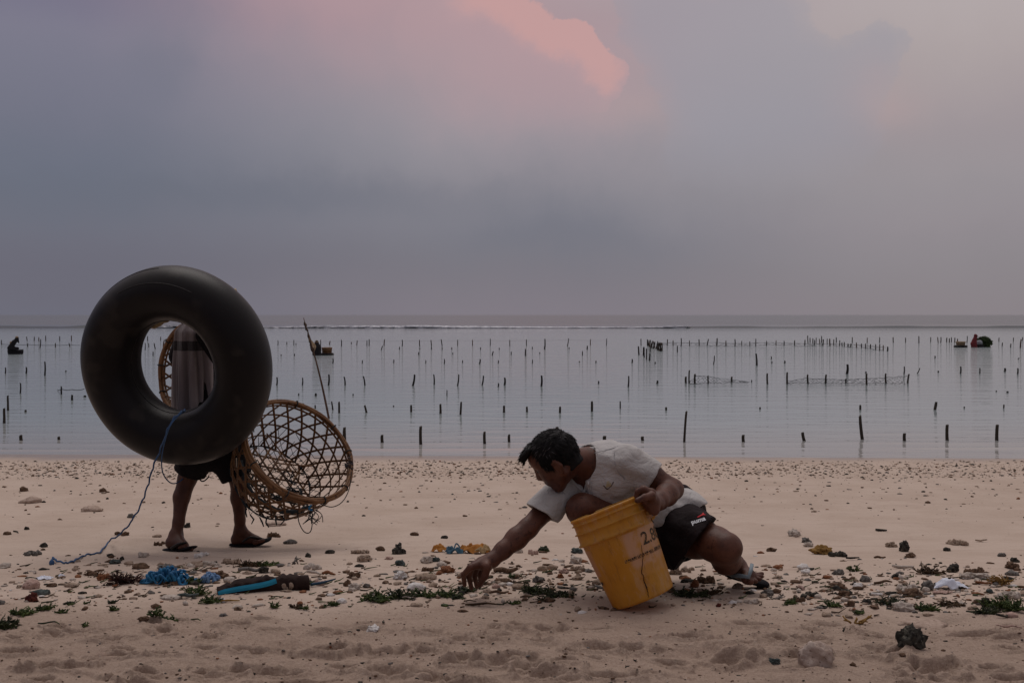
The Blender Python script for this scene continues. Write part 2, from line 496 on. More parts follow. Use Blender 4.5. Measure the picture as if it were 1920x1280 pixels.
def cloth(name, c1, c2, sc=6, rough=0.9, weave=900, bump=0.0005, c3=None, sheen=0.15):
    m, t, b = nmat(name)
    co = t.n('ShaderNodeTexCoord').outputs['Object']
    c = t.mix(t.sm(t.noise(co, sc, 4), 0.3, 0.7), c1, c2)
    if c3:
        c = t.mix(t.m('MULTIPLY', t.sm(t.noise(co, sc * 2.3, 5, 0.65), 0.58, 0.75), 0.6), c, c3)
    t.put(b.inputs['Base Color'], c)
    b.inputs['Roughness'].default_value = rough
    b.inputs['Specular IOR Level'].default_value = 0.15
    b.inputs['Sheen Weight'].default_value = sheen
    bn = t.n('ShaderNodeBump'); bn.inputs['Distance'].default_value = bump
    wv_ = t.noise(t.vscale(co, (16, 9, 26)), 1.0, 4, 0.6, 1.2)
    t.put(bn.inputs['Height'], t.m('ADD', t.m('ADD', t.noise(co, weave, 2), t.m('MULTIPLY', t.noise(co, 35, 4, 0.6), 6)), t.m('MULTIPLY', wv_, 22)))
    t.put(b.inputs['Normal'], bn.outputs[0])
    return m
M_shirt = cloth('white_cotton', (0.44, 0.425, 0.405), (0.52, 0.505, 0.49), c3=(0.37, 0.335, 0.30))
M_seam = mat('shirt_seam', (0.30, 0.30, 0.31), None, rough=0.9)
M_shorts = cloth('black_shorts_cloth', (0.011, 0.0065, 0.0075), (0.018, 0.011, 0.0125), rough=0.9, sheen=0.01)
M_shorts2 = cloth('dark_shorts_cloth', (0.007, 0.006, 0.007), (0.012, 0.010, 0.012), sheen=0.01)
M_white = mat('white_print', (0.72, 0.74, 0.78), None, rough=0.7)
M_red = mat('red_print', (0.50, 0.012, 0.02), None, rough=0.7)
M_gold = mat('ochre_embroidery', (0.42, 0.36, 0.22), (0.50, 0.44, 0.30), 90, 0.9)
M_brownprint = mat('brown_embroidery', (0.10, 0.07, 0.055), None, rough=0.9)
M_button = mat('shirt_button', (0.75, 0.72, 0.70), None, rough=0.3)
M_slipper = mat('black_foam_sole', (0.006, 0.006, 0.008), (0.010, 0.010, 0.012), 40, 0.8, 0.0006, spec=0.1)
M_slipper_top = mat('navy_sole_top', (0.014, 0.016, 0.024), (0.022, 0.024, 0.032), 40, 0.5)
M_strap_grey = mat('grey_blue_strap', (0.20, 0.25, 0.28), None, rough=0.5)
M_strap_black = mat('black_strap', (0.012, 0.010, 0.010), None, rough=0.5)
M_rubber = mat('inner_tube_rubber', (0.006, 0.0049, 0.0053), (0.0085, 0.007, 0.0075), 4, 0.42, 0.0004, 300, spec=0.16, c3=(0.018, 0.015, 0.0135), sc3=5)
M_rubber.node_tree.nodes['Principled BSDF'].inputs['Sheen Weight'].default_value = 0.03
M_rubber_seam = mat('rubber_seam', (0.010, 0.009, 0.009), None, rough=0.5)
M_bamboo = mat('bamboo_pole', (0.34, 0.24, 0.12), (0.44, 0.33, 0.18), 12, 0.55, 0.0008, 40)
M_rattan = mat('rattan_strip', (0.095, 0.043, 0.016), (0.165, 0.080, 0.030), 14, 0.6, 0.0008, 90)
M_rattan_rim = mat('rattan_rim', (0.135, 0.062, 0.024), (0.20, 0.100, 0.040), 14, 0.55, 0.0012, 90, c3=(0.07, 0.03, 0.012), sc3=40)
M_net = mat('dark_net_cord', (0.012, 0.016, 0.020), (0.02, 0.03, 0.035), 30, 0.8)
M_rope = mat('blue_rope', (0.030, 0.075, 0.17), (0.045, 0.10, 0.21), 60, 0.8)
M_rope_dark = mat('dark_cord', (0.018, 0.02, 0.026), None, rough=0.8)
M_wood_wet = mat('weathered_stake', (0.030, 0.022, 0.017), (0.062, 0.046, 0.034), 9, 0.85, 0.004, 30, c3=(0.045, 0.055, 0.03), sc3=14)
M_wood_red = mat('reddish_stake', (0.060, 0.030, 0.018), (0.095, 0.052, 0.032), 9, 0.85, 0.004, 30)
M_wood_dark = mat('black_stake', (0.012, 0.010, 0.009), (0.026, 0.022, 0.019), 9, 0.85, 0.004, 30)

# bucket plastic
def bucket_mat():
    m, t, b = nmat('yellow_bucket_plastic')
    co = t.n('ShaderNodeTexCoord').outputs['Object']
    c = t.mix(t.sm(t.noise(co, 7, 4), 0.3, 0.7), (0.50, 0.245, 0.022), (0.58, 0.315, 0.050))
    c = t.mix(t.m('MULTIPLY', t.sm(t.noise(t.vscale(co, (1, 1, 0.5)), 22, 5, 0.7), 0.50, 0.70), 0.6), c, (0.30, 0.135, 0.025))
    c = t.mix(t.m('MULTIPLY', t.sm(t.noise(t.vscale(co, (3, 3, 1)), 9, 6, 0.75), 0.50, 0.62), 0.55), c, (0.55, 0.37, 0.19))
    c = t.mix(t.m('MULTIPLY', t.sm(t.noise(t.vscale(co, (26, 26, 5)), 2.4, 5, 0.75), 0.56, 0.66), 0.55), c, (0.22, 0.11, 0.03))
    # worn paper label: pale, scratched, only on the side that faces out
    sp = t.n('ShaderNodeSeparateXYZ'); t.put(sp.inputs[0], co)
    ang = t.m('ARCTAN2', sp.outputs[1], sp.outputs[0])
    z = sp.outputs[2]
    inz = t.m('MULTIPLY', t.sm(z, 0.078, 0.086), t.sm(z, 0.245, 0.240))
    lab = t.m('MULTIPLY', inz, t.m('MULTIPLY', t.sm(ang, -1.62, -1.45), t.sm(ang, 0.40, 0.38)))
    worn = t.sm(t.noise(t.vscale(co, (1, 1, 0.6)), 24, 6, 0.72), 0.28, 0.56)
    upper = t.sm(t.m('ADD', z, t.m('MULTIPLY', t.noise(co, 18, 3), 0.05)), 0.135, 0.155)
    f = t.m('MULTIPLY', lab, t.m('MULTIPLY', worn, t.m('ADD', 0.16, t.m('MULTIPLY', upper, 0.6))))
    c = t.mix(f, c, (0.60, 0.40, 0.27))
    lab2 = t.m('MULTIPLY', t.m('MULTIPLY', t.sm(z, 0.13, 0.135), t.sm(z, 0.235, 0.23)), t.sm(ang, -2.55, -2.75))
    c = t.mix(t.m('MULTIPLY', lab2, 0.65), c, (0.52, 0.33, 0.24))
    t.put(b.inputs['Base Color'], c)
    b.inputs['Roughness'].default_value = 0.42
    b.inputs['Specular IOR Level'].default_value = 0.35
    bn = t.n('ShaderNodeBump'); bn.inputs['Distance'].default_value = 0.0009
    t.put(bn.inputs['Height'], t.noise(co, 40, 5, 0.65))
    t.put(b.inputs['Normal'], bn.outputs[0])
    tr = t.n('ShaderNodeBsdfTranslucent'); tr.inputs[0].default_value = (0.85, 0.40, 0.03, 1)
    mx = t.n('ShaderNodeMixShader'); mx.inputs[0].default_value = 0.28
    t.t.links.new(b.outputs[0], mx.inputs[1]); t.t.links.new(tr.outputs[0], mx.inputs[2])
    t.t.links.new(mx.outputs[0], t.t.nodes['Material Output'].inputs[0])
    return m
M_bucket = bucket_mat()
M_ink = mat('black_ink', (0.030, 0.022, 0.013), (0.30, 0.16, 0.05), 150, 0.6, lo=0.46, hi=0.66)
M_crack = mat('dark_crack', (0.02, 0.010, 0.004), None, rough=0.9)

# ------------------------------------------------------------------ implicit surfaces (one continuous skin)
class SDF:
    def __init__(s, lo, hi, h):
        s.h = h
        s.lo = np.array(lo, float)
        s.n = np.ceil((np.array(hi) - s.lo) / h).astype(int) + 1
        s.D = np.full(tuple(s.n), 0.5, dtype=np.float32)
        s.ax = [s.lo[i] + np.arange(s.n[i]) * h for i in range(3)]
    def sub(s, lo, hi):
        a = np.clip(np.floor((np.array(lo) - s.lo) / s.h).astype(int), 0, s.n)
        b = np.clip(np.ceil((np.array(hi) - s.lo) / s.h).astype(int) + 1, 0, s.n)
        sl = tuple(slice(a[i], b[i]) for i in range(3))
        if any(b[i] <= a[i] for i in range(3)):
            return None, None
        return sl, np.stack(np.meshgrid(*[s.ax[i][a[i]:b[i]] for i in range(3)], indexing='ij'), -1)
    def add(s, fn, lo, hi, k=0.02):
        m = k + 4 * s.h
        sl, p = s.sub(np.array(lo) - m, np.array(hi) + m)
        if sl is None:
            return
        d = fn(p)
        a = s.D[sl]
        h = np.maximum(k - np.abs(a - d), 0) / k
        s.D[sl] = np.minimum(a, d) - h * h * k * 0.25
    def cut(s, fn, lo, hi, k=0.006):
        """remove where fn < 0"""
        sl, p = s.sub(lo, hi)
        if sl is None:
            return
        d = -fn(p)
        a = s.D[sl]
        h = np.maximum(k - np.abs(a - d), 0) / k
        s.D[sl] = np.maximum(a, d) + h * h * k * 0.25
    def cap(s, a, b, r1, r2, k=0.02):
        a, b = np.array(a), np.array(b)
        r = max(r1, r2)
        s.add(lambda p: capd(p, a, b, r1, r2), np.minimum(a, b) - r, np.maximum(a, b) + r, k)
    def chain(s, pts, k=0.02):
        for (a, r1), (b_, r2) in zip(pts[:-1], pts[1:]):
            s.cap(a, b_, r1, r2, k)
    def ell(s, c, rad, M=None, k=0.02):
        c = np.array(c); rad = np.array(rad); m = max(rad)
        s.add(lambda p: elld(p, c, rad, M), c - m, c + m, k)
    def mesh(s):
        return nets(s.D, s.lo, s.h)
def capd(p, a, b, r1, r2):
    ba = b - a
    t = np.clip(((p - a) @ ba) / max(ba @ ba, 1e-12), 0, 1)
    return np.linalg.norm(p - a - t[..., None] * ba, axis=-1) - (r1 + (r2 - r1) * t)
def elld(p, c, rad, M=None):
    q = p - c
    if M is not None:
        q = q @ M          # columns of M are the ellipsoid's axes
    k0 = np.linalg.norm(q / rad, axis=-1)
    k1 = np.linalg.norm(q / rad ** 2, axis=-1) + 1e-9
    return k0 * (k0 - 1) / k1
def nets(Dv, lo, h):
    s = Dv < 0
    n = np.array(Dv.shape)
    cnt = sum(s[i:n[0] - 1 + i, j:n[1] - 1 + j, k:n[2] - 1 + k].astype(np.int8) for i in (0, 1) for j in (0, 1) for k in (0, 1))
    msk = (cnt > 0) & (cnt < 8)
    ijk = np.argwhere(msk)
    idx = np.full(msk.shape, -1, dtype=np.int64)
    idx[msk] = np.arange(len(ijk))
    C = [(i, j, k) for i in (0, 1) for j in (0, 1) for k in (0, 1)]
    cv = np.stack([Dv[ijk[:, 0] + i, ijk[:, 1] + j, ijk[:, 2] + k] for i, j, k in C], -1)
    acc = np.zeros((len(ijk), 3)); num = np.zeros(len(ijk))
    for a in range(8):
        for b_ in range(a + 1, 8):
            ca, cb = np.array(C[a]), np.array(C[b_])
            if np.abs(ca - cb).sum() != 1:
                continue
            x = (cv[:, a] < 0) != (cv[:, b_] < 0)
            t_ = cv[x, a] / (cv[x, a] - cv[x, b_])
            acc[x] += ca + (cb - ca) * t_[:, None]
            num[x] += 1
    V = lo + (ijk + acc / num[:, None]) * h
    Fc = []
    for ax in range(3):
        o = [1, 2] if ax == 0 else ([2, 0] if ax == 1 else [0, 1])
        d = np.zeros(3, int); d[ax] = 1
        A = s[tuple(slice(0, n[i] - d[i]) for i in range(3))]
        B = s[tuple(slice(d[i], n[i]) for i in range(3))]
        e = np.argwhere(A != B)
        e = e[(e[:, o[0]] > 0) & (e[:, o[1]] > 0) & (e[:, o[0]] < n[o[0]] - 1) & (e[:, o[1]] < n[o[1]] - 1)]
        inside = A[e[:, 0], e[:, 1], e[:, 2]]
        u = np.zeros(3, int); u[o[0]] = 1
        v = np.zeros(3, int); v[o[1]] = 1
        g = lambda q: idx[q[:, 0], q[:, 1], q[:, 2]]
        q = np.stack([g(e - u - v), g(e - v), g(e), g(e - u)], -1)
        q[~inside] = q[~inside][:, ::-1]
        Fc.append(q)
    Fc = np.concatenate(Fc)
    return V, Fc[(Fc >= 0).all(1)]
def relax(V, Fc, it=1, lam=0.5):
    e = np.concatenate([Fc[:, [0, 1]], Fc[:, [1, 2]], Fc[:, [2, 3]], Fc[:, [3, 0]]])
    for _ in range(it):
        acc = np.zeros_like(V); num = np.zeros(len(V))
        np.add.at(acc, e[:, 0], V[e[:, 1]]); np.add.at(acc, e[:, 1], V[e[:, 0]])
        np.add.at(num, e[:, 0], 1); np.add.at(num, e[:, 1], 1)
        V = V + lam * (acc / np.maximum(num, 1)[:, None] - V)
    return V
def two_level(build, lo, hi, h, fine, hf):
    """the same field meshed coarsely, and finely inside the boxes FINE"""
    S = SDF(lo, hi, h); build(S)
    V, Fc = S.mesh(); V = relax(V, Fc, 1, 0.4)
    out = []
    cen = V[Fc].mean(1)
    keep = np.ones(len(Fc), bool)
    for a, b_ in fine:
        keep &= ~((cen > np.array(a)) & (cen < np.array(b_))).all(1)
    out.append((V, Fc[keep]))
    for a, b_ in fine:
        a, b_ = np.array(a), np.array(b_)
        S2 = SDF(a - 3 * h, b_ + 3 * h, hf); build(S2)
        V2, F2 = S2.mesh(); V2 = relax(V2, F2, 1, 0.3)
        c2 = V2[F2].mean(1)
        k2 = ((c2 > a - h * 1.1) & (c2 < b_ + h * 1.1)).all(1)
        out.append((V2, F2[k2]))
    n, VV, FF = 0, [], []
    for v, f in out:
        VV.append(v); FF.append(f + n); n += len(v)
    V, Fc = np.concatenate(VV), np.concatenate(FF)
    used = np.unique(Fc)
    mp = np.full(len(V), -1); mp[used] = np.arange(len(used))
    return V[used], mp[Fc]
def frame3(fwd, up):
    f = Vector(fwd).normalized()
    s = f.cross(Vector(up)).normalized()
    u = s.cross(f)
    return f, s, u
def colmat(*axes):
    return np.array([list(a) for a in axes]).T

# decals: flat print that follows the cloth or plastic under it
def bvh(o):
    base = base_of(o)
    me = o.data
    return BVHTree.FromPolygons([tuple(v.co + base) for v in me.vertices], [list(p.vertices) for p in me.polygons])
def project(V2, Fc, c, ux, uy, tree, lift=0.0015):
    n = Vector(ux).cross(Vector(uy)).normalized()
    out = []
    for x, y in V2:
        p = Vector(c) + Vector(ux) * x + Vector(uy) * y
        hit, nn, _, _ = tree.ray_cast(p + n * 0.25, -n)
        out.append((hit + nn.normalized() * lift) if hit is not None else p)
    return out, Fc
def text2d(s, size, shear=0.0, bold=0.0):
    cu = bpy.data.curves.new('text', 'FONT')
    cu.body = s
    cu.size = size
    cu.shear = shear
    cu.offset = bold
    cu.align_x = 'CENTER'; cu.align_y = 'CENTER'
    ob = bpy.data.objects.new('text', cu)
    COL.objects.link(ob)
    dg = bpy.context.evaluated_depsgraph_get()
    me = bpy.data.meshes.new_from_object(ob.evaluated_get(dg))
    bm = bmesh.new(); bm.from_mesh(me)
    bmesh.ops.triangulate(bm, faces=bm.faces)
    bmesh.ops.subdivide_edges(bm, edges=[e for e in bm.edges if e.calc_length() > size * 0.25], cuts=2)
    bmesh.ops.triangulate(bm, faces=bm.faces)
    V2 = [(v.co.x, v.co.y) for v in bm.verts]
    Fc = [[v.index for v in f.verts] for f in bm.faces]
    bm.free()
    bpy.data.objects.remove(ob); bpy.data.meshes.remove(me); bpy.data.curves.remove(cu)
    return V2, Fc

# ================================================================== SETTING
def grid(xs, ys, zf):
    X, Y = np.meshgrid(xs, ys, indexing='ij')
    Z = zf(X.ravel(), Y.ravel())
    V = np.stack([X.ravel(), Y.ravel(), Z], -1)
    nx, ny = len(xs), len(ys)
    i = (np.arange(nx - 1)[:, None] * ny + np.arange(ny - 1)[None]).ravel()
    return V, np.stack([i, i + ny, i + ny + 1, i + 1], -1)
def beach():
    rows = [-30, -12, -4, 0, 1.4, 2.1]
    py = 1300.0
    ys = []
    while py > 838:
        ys.append(G(960, py).y)
        py -= 1.05 if py > 1120 else (1.3 if py > 1000 else 1.8)
    ys = rows + [2.35] + ys + [13, 16, 25, 60, 300, 2000, 9000]
    fx = np.concatenate([np.linspace(-1, 1, 860)])
    # fan-shaped sheet: fine across the walked-on sand, running out to the horizon
    ys = np.array(sorted(set(ys)))
    out = np.array([-9000, -400, -40, -6, -1.6, -1.25])
    s = np.concatenate([out, fx * 1.12, -out[::-1]])
    X = np.empty((len(s), len(ys))); Y = np.empty_like(X)
    for j, y in enumerate(ys):
        half = max(1.55, abs(y) * 0.515)
        X[:, j] = np.where(np.abs(s) <= 1.3, s * half, np.sign(s) * (np.abs(s) + half))
        Y[:, j] = y
    Z = gz(X.ravel(), Y.ravel())
    V = np.stack([X.ravel(), Y.ravel(), Z], -1)
    ny = len(ys)
    i = (np.arange(len(s) - 1)[:, None] * ny + np.arange(ny - 1)[None]).ravel()
    Fc = np.stack([i, i + ny, i + ny + 1, i + 1], -1)
    o = mk('beach', V, Fc, M_sand)
    tag(o, 'pale coral sand beach sloping down to the sea', None, None, 'structure')
beach()

def sea():
    xs = np.concatenate([[-9000, -2500, -600, -160, -60, -25, -12], np.linspace(-8, 8, 161), [12, 25, 60, 160, 600, 2500, 9000]])
    ys = np.concatenate([np.linspace(10.2, 13.2, 76), [13.6, 14.2, 15, 17, 20, 26, 36, 60, 100, 108], np.linspace(112, 126, 30), [140, 200, 400, 900, 2000, 4500, 9000]])
    def zf(x, y):
        q = np.stack([x, y, 0 * x], -1)
        z = np.full_like(x, WZ)
        near = np.clip((13.2 - y) / 1.2, 0, 1)
        c = 11.82 + 0.10 * vnoise(q * (0.5, 0, 0), 5) + 0.018 * x
        c2 = 12.35 + 0.10 * vnoise(q * (0.4, 0, 0), 8) + 0.015 * x
        z += near * (0.020 * np.exp(-((y - c) / 0.085) ** 2) * (0.6 + 0.6 * vnoise(q * (0.7, 0, 0), 6)) + 0.010 * np.exp(-((y - c2) / 0.12) ** 2))
        return z
    V, Fc = grid(xs, ys, zf)
    tag(mk('sea', V, Fc, M_sea), 'calm grey sea reflecting the dusk sky', None, None, 'structure')
sea()

# the low breaker on the reef, a dark wave face that is white where it breaks
def reef():
    xs = np.linspace(-85, 85, 700)
    q = np.stack([xs, 0 * xs, 0 * xs], -1)
    hgt = 0.20 + 0.10 * fbm(q * 0.09, 3, 3)
    hgt *= np.interp(xs, [-85, -42, -34, -28, 0, 14, 20, 34, 46, 85], [2.0, 1.8, 1.5, 0.7, 0.6, 0.6, 0.9, 0.8, 1.5, 1.4])
    hgt = np.maximum(hgt, 0.05)
    yc = 119 + 1.5 * fbm(q * 0.03, 2, 9)
    prof = [(-1.6, -0.06), (-0.7, 0.25), (-0.25, 0.85), (0.0, 1.0), (0.5, 0.85), (1.8, 0.3), (3.5, -0.06)]
    V = np.concatenate([np.stack([xs, yc + dy, WZ + hgt * a], -1) for dy, a in prof])
    N = len(xs)
    Fc = [[j * N + i, j * N + i + 1, (j + 1) * N + i + 1, (j + 1) * N + i] for j in range(len(prof) - 1) for i in range(N - 1)]
    m, t, b = nmat('wave_water')
    b.inputs['Base Color'].default_value = (0.030, 0.045, 0.055, 1)
    b.inputs['Roughness'].default_value = 0.25
    b.inputs['IOR'].default_value = 1.333
    tag(mk('reef_wave', V, Fc, m), 'low dark swell line on the outer reef', None, None, 'structure')
    L = []
    v0, f0 = ico(1)
    for i in range(2200):
        x = RNG.uniform(-31, 21)
        dens = math.exp(-((x + 4) / 17) ** 2)
        if RNG.random() > dens * 0.9 + 0.1:
            continue
        yy = float(np.interp(x, xs, yc))
        hh = float(np.interp(x, xs, hgt))
        s = np.array([RNG.uniform(.25, 1.1), RNG.uniform(.15, .4), RNG.uniform(.03, .10) * (0.6 + dens)])
        L.append((v0 * s + np.array([x, yy + RNG.uniform(-.9, .1), WZ + hh * RNG.uniform(.1, 1.15)]), f0))
    for i in range(120):                                              # more white water behind the tube's hole, to the west
        x = RNG.uniform(-45, -31)
        s = np.array([RNG.uniform(.3, 1.2), RNG.uniform(.15, .3), RNG.uniform(.03, .08)])
        L.append((v0 * s + np.array([x, float(np.interp(x, xs, yc)) - RNG.uniform(.2, 1.0), WZ + RNG.uniform(.05, .3)]), f0))
    V, Fc = merge(L)
    tag(mk('surf', V, Fc, M_foam), 'white surf breaking along the reef', None, None, 'stuff')
reef()

# ================================================================== CROUCHING MAN
def hd(c, f, s, u, a, b_, d):
    """point in head space: a forward, b sideways, d up"""
    return c + f * a + s * b_ + u * d
def person_man():
    root = thing('person', 'crouching man in white shirt and dark shorts reaching down to the seaweed', 'person', G(1250, 1098))
    # --- joints
    nk = P(1104, 868, 3.93)
    c1 = P(1138, 884, 3.96); wa = P(1212, 932, 4.08); pv = P(1258, 972, 4.13)
    sR, eR, wR = P(1066, 908, 4.00), P(990, 990, 3.80), P(922, 1050, 3.71)
    sL, eL, wL = P(1178, 868, 3.88), P(1262, 917, 3.84), P(1229, 944, 3.63)
    hR, kR, aR = P(1212, 985, 4.05), P(1092, 955, 3.84), P(1184, 1072, 4.02)
    hL, kL, aL = P(1252, 985, 4.08), P(1360, 1027, 3.72), P(1382, 1062, 3.97)
    hc = P(1036, 851, 3.86)
    f, s, u = frame3((-0.68, 0.27, -0.67), (-0.69, 0.05, 0.72))     # face turned down and a little away
    H = lambda a, b_, d: hd(hc, f, s, u, a, b_, d)
    tipR = [G(876, 1099), G(886, 1103), G(897, 1101), G(905, 1098)]
    # knuckles of the reaching hand
    def build(S):
        # torso
        S.cap(c1, wa, .100, .100, .05); S.cap(wa, pv, .100, .115, .05)
        S.cap(c1, nk, .085, .055, .05)
        S.cap(sR, c1, .052, .09, .05); S.cap(sL, c1, .055, .09, .05)
        # neck + head
        S.cap(H(-.022, 0, -.055), nk, .052, .057, .03)
        S.ell(H(-.004, 0, .002), (.091, .072, .081), colmat(f, s, u), .02)
        S.ell(H(.034, 0, -.045), (.060, .058, .078), colmat(f, s, u), .03)
        S.ell(H(.058, 0, .030), (.034, .050, .036), colmat(f, s, u), .02)      # brow
        for q in (-1, 1):
            S.ell(H(.052, q * .036, -.045), (.030, .026, .030), colmat(f, s, u), .02)   # cheek
            S.cap(H(.005, q * .052, -.075), H(.068, q * .016, -.112), .020, .016, .025)  # jaw
            S.cap(H(.070, q * .018, .016), H(.060, q * .044, .010), .011, .009, .015)    # brow ridge
            # ear
            S.ell(H(-.008, q * .073, -.042), (.017, .009, .030), colmat(f, s, u), .006)
            S.cap(H(-.014, q * .078, -.020), H(-.022, q * .080, -.045), .0065, .006, .006)
            S.cap(H(-.012, q * .078, -.018), H(.004, q * .076, -.020), .006, .005, .006)
            S.cap(H(-.022, q * .080, -.045), H(-.006, q * .074, -.070), .006, .006, .006)
        S.ell(H(.068, 0, -.062), (.032, .034, .034), colmat(f, s, u), .02)        # muzzle
        S.cap(H(.086, 0, .006), H(.106, 0, -.034), .010, .0130, .014)             # nose
        for q in (-1, 1):
            S.ell(H(.098, q * .012, -.040), (.012, .008, .009), None, .008)
        S.ell(H(.090, 0, -.066), (.014, .024, .009), colmat(f, s, u), .008)       # lips
        S.ell(H(.088, 0, -.078), (.013, .021, .008), colmat(f, s, u), .008)
        S.ell(H(.074, 0, -.108), (.022, .022, .018), colmat(f, s, u), .02)        # chin
        for q in (-1, 1):
            S.cut(lambda p, q=q: elld(p, np.array(H(.092, q * .033, -.006)), np.array([.014, .016, .009]), colmat(f, s, u)), np.array(hc) - .2, np.array(hc) + .2, .008)
        # right arm, reaching
        mR = (sR * .45 + eR * .55)
        S.chain([(sR, .048), (mR, .043), (eR, .036)], .02)
        fo = eR * .68 + wR * .32
        S.chain([(eR, .037), (fo, .0395), (eR * .3 + wR * .7, .031), (wR, .0245)], .02)
        # right hand: palm, four bent fingers, thumb
        kn = [P(882, 1063, 3.650), P(888, 1058, 3.682), P(896, 1056, 3.716), P(905, 1057, 3.746)]
        pm = P(903, 1056, 3.70)
        S.cap(wR, pm, .027, .026, .02)
        for i, k_ in enumerate(kn):
            S.cap(wR * .35 + pm * .65, k_, .020, .0128, .008)
            t_ = P([871, 884, 894, 902][i], [1096, 1102, 1100, 1096][i], [3.695, 3.725, 3.752, 3.775][i])
            md = P([869, 879, 890, 900][i], [1077, 1080, 1079, 1076][i], [3.672, 3.70, 3.728, 3.752][i])
            S.chain([(k_, .0128), (md, .0104), (t_, .0084)], .003)
        tb = P(913, 1062, 3.665); tm = P(909, 1080, 3.665); tt = P(899, 1096, 3.69)
        S.cap(wR * .5 + pm * .5, tb, .021, .018, .012)
        S.chain([(tb, .017), (tm, .0135), (tt, .010)], .006)
        # left arm, elbow out
        S.chain([(sL, .052), (sL * .5 + eL * .5, .047), (eL, .038)], .02)
        fl = eL * .62 + wL * .38
        S.chain([(eL, .038), (fl, .041), (eL * .2 + wL * .8, .032), (wL, .0265)], .02)
        # left hand gripping the rim: thumb outside, fingers over the edge and down inside
        pl = P(1221, 940, 3.58)
        S.cap(wL, pl, .029, .030, .015)
        S.cap(pl, P(1226, 955, 3.575), .029, .022, .015)
        S.chain([(pl, .022), (P(1222, 929, 3.535), .0150), (P(1209, 932, 3.515), .0122), (P(1195, 938, 3.507), .0098)], .006)     # thumb
        for i in range(4):
            Y = 3.560 + i * .023
            S.chain([(pl, .020), (P(1222, 923 + i * .6, Y), .0145), (P(1207, 917 - i * .3, Y + .004), .0125), (P(1196, 921, Y + .012), .0108), (P(1193, 931, Y + .016), .0096)], .005)
        # legs
        S.chain([(hR, .095), (hR * .5 + kR * .5, .080), (kR, .062)], .03)
        S.chain([(kR, .060), (kR * .68 + aR * .32 + Vector((.02, .03, 0)), .058), (kR * .2 + aR * .8, .036), (aR, .034)], .02)
        S.chain([(hL, .100), (hL * .5 + kL * .5, .082), (kL * .85 + hL * .15, .063), (kL, .057)], .03)
        S.ell(kL + Vector((.012, -.012, .006)), (.047, .047, .047), None, .02)
        ca = kL * .66 + aL * .34 + Vector((-.012, 0, -.022))
        S.chain([(kL, .053), (ca, .053), (kL * .2 + aL * .8, .034), (aL, .032)], .02)
        # left foot (ball and toes on the ground, heel up)
        hlL = P(1368, 1064, 3.985); baL = P(1404, 1081, 3.865)
        S.cap(aL, hlL, .034, .028, .02); S.cap(aL, baL, .034, .026, .02)
        S.cap(hlL, baL, .024, .024, .02)
        S.cap(baL, P(1399, 1085, 3.84), .024, .020, .015)
        for (x, y, Y, r_) in ((1407, 1090, 3.820, .0135), (1417, 1089, 3.825, .0098), (1424, 1085, 3.845, .0092), (1428, 1080, 3.865, .0087), (1429, 1075, 3.89, .0080)):
            S.cap(baL + (P(x, y, Y) - baL) * .25, P(x, y, Y), .012, r_, .003)
        # right foot, flat behind the bucket
        fR = G(1190, 1084)
        S.cap(aR, fR + Vector((.02, .03, .03)), .034, .028, .02)
        S.cap(aR, fR + Vector((-.05, -.11, .028)), .033, .024, .02)
        for i in range(5):
            S.cap(fR + Vector((-.06 + .012 * i, -.09 - .004 * i, .025)), fR + Vector((-.085 + .020 * i, -.150 - .006 * i, .016)), .016, .011 - .0006 * i, .007)
    lo = np.array([-.26, 3.38, -.02]); hi = np.array([1.06, 4.36, .66])
    xs = [P(865, 1000, 3.7).x - .05, P(1440, 1000, 3.9).x + .05]
    lo[0], hi[0] = xs[0], xs[1]
    fine = [(P(862, 1115, 3.6) + Vector((0, -.06, -.02)), P(918, 1040, 3.8) + Vector((0, .05, .01))),
            (P(1184, 972, 3.46), P(1243, 900, 3.70)),
            (np.array(hc) - .145, np.array(hc) + .135),
            (P(1388, 1100, 3.78) + Vector((0, 0, -.02)), P(1440, 1060, 3.95))]
    V, Fc = two_level(build, lo, hi, .0062, fine, .0030)
    body = mk('body', V, Fc, M_skin, root)
    # ---- face details
    for q in (-1, 1):
        v, fc = ico(2)
        e = mk('eye', v * .0090 + np.array(H(.0730, q * .033, -.006)), fc, M_eye, root)
        mk('iris', v * .0065 + np.array(H(.0800, q * .033, -.009)), fc, M_iris, e)
        pts = [H(.088 - .006 * t_ * t_ * 4, q * (.014 + .036 * t_), .021 + .005 * math.sin(t_ * 2.6)) for t_ in np.linspace(0, 1, 8)]
        mk('eyebrow', *tube(pts, [.004, .006, .005, .002], 6, flat=.6), M_hair, root)
    mk('lips', *tube([H(.0985 - .020 * t_ * t_, t_ * .022, -.072) for t_ in np.linspace(-1, 1, 9)], [.001, .005, .0055, .005, .001], 6), M_lip, root)
    # ---- hair: cap over the skull, cut along the hairline, with a short fringe
    S = SDF(np.array(hc) - .16, np.array(hc) + .16, .0032)
    def hair_fn(p):
        q = p - np.array(hc)
        a, b_, d = q @ np.array(f), q @ np.array(s), q @ np.array(u)
        base = elld(p, np.array(H(-.004, 0, .003)), np.array([.0975, .080, .0875]), colmat(f, s, u))
        nape = capd(p, np.array(H(-.036, 0, -.02)), np.array(H(-.034, 0, -.078)), .056, .046)
        h_ = np.maximum(.02 - np.abs(base - nape), 0) / .02
        base = np.minimum(base, nape) - h_ * h_ * .005
        base = base + fbm(p * (70, 70, 70), 2, 4) * .0012 + vnoise(p * 210, 9) * .0010
        wob = vnoise(p * 60, 12) * .003
        front = np.minimum(.040 - a + wob + np.clip(-.01 - d, 0, 1) * .5, 1)
        front = np.maximum(front, np.minimum(d - .060 + .10 * np.abs(b_) * 0 + wob, .088 - a))
        low = np.maximum(d + .024 + wob, -.018 - a + wob)
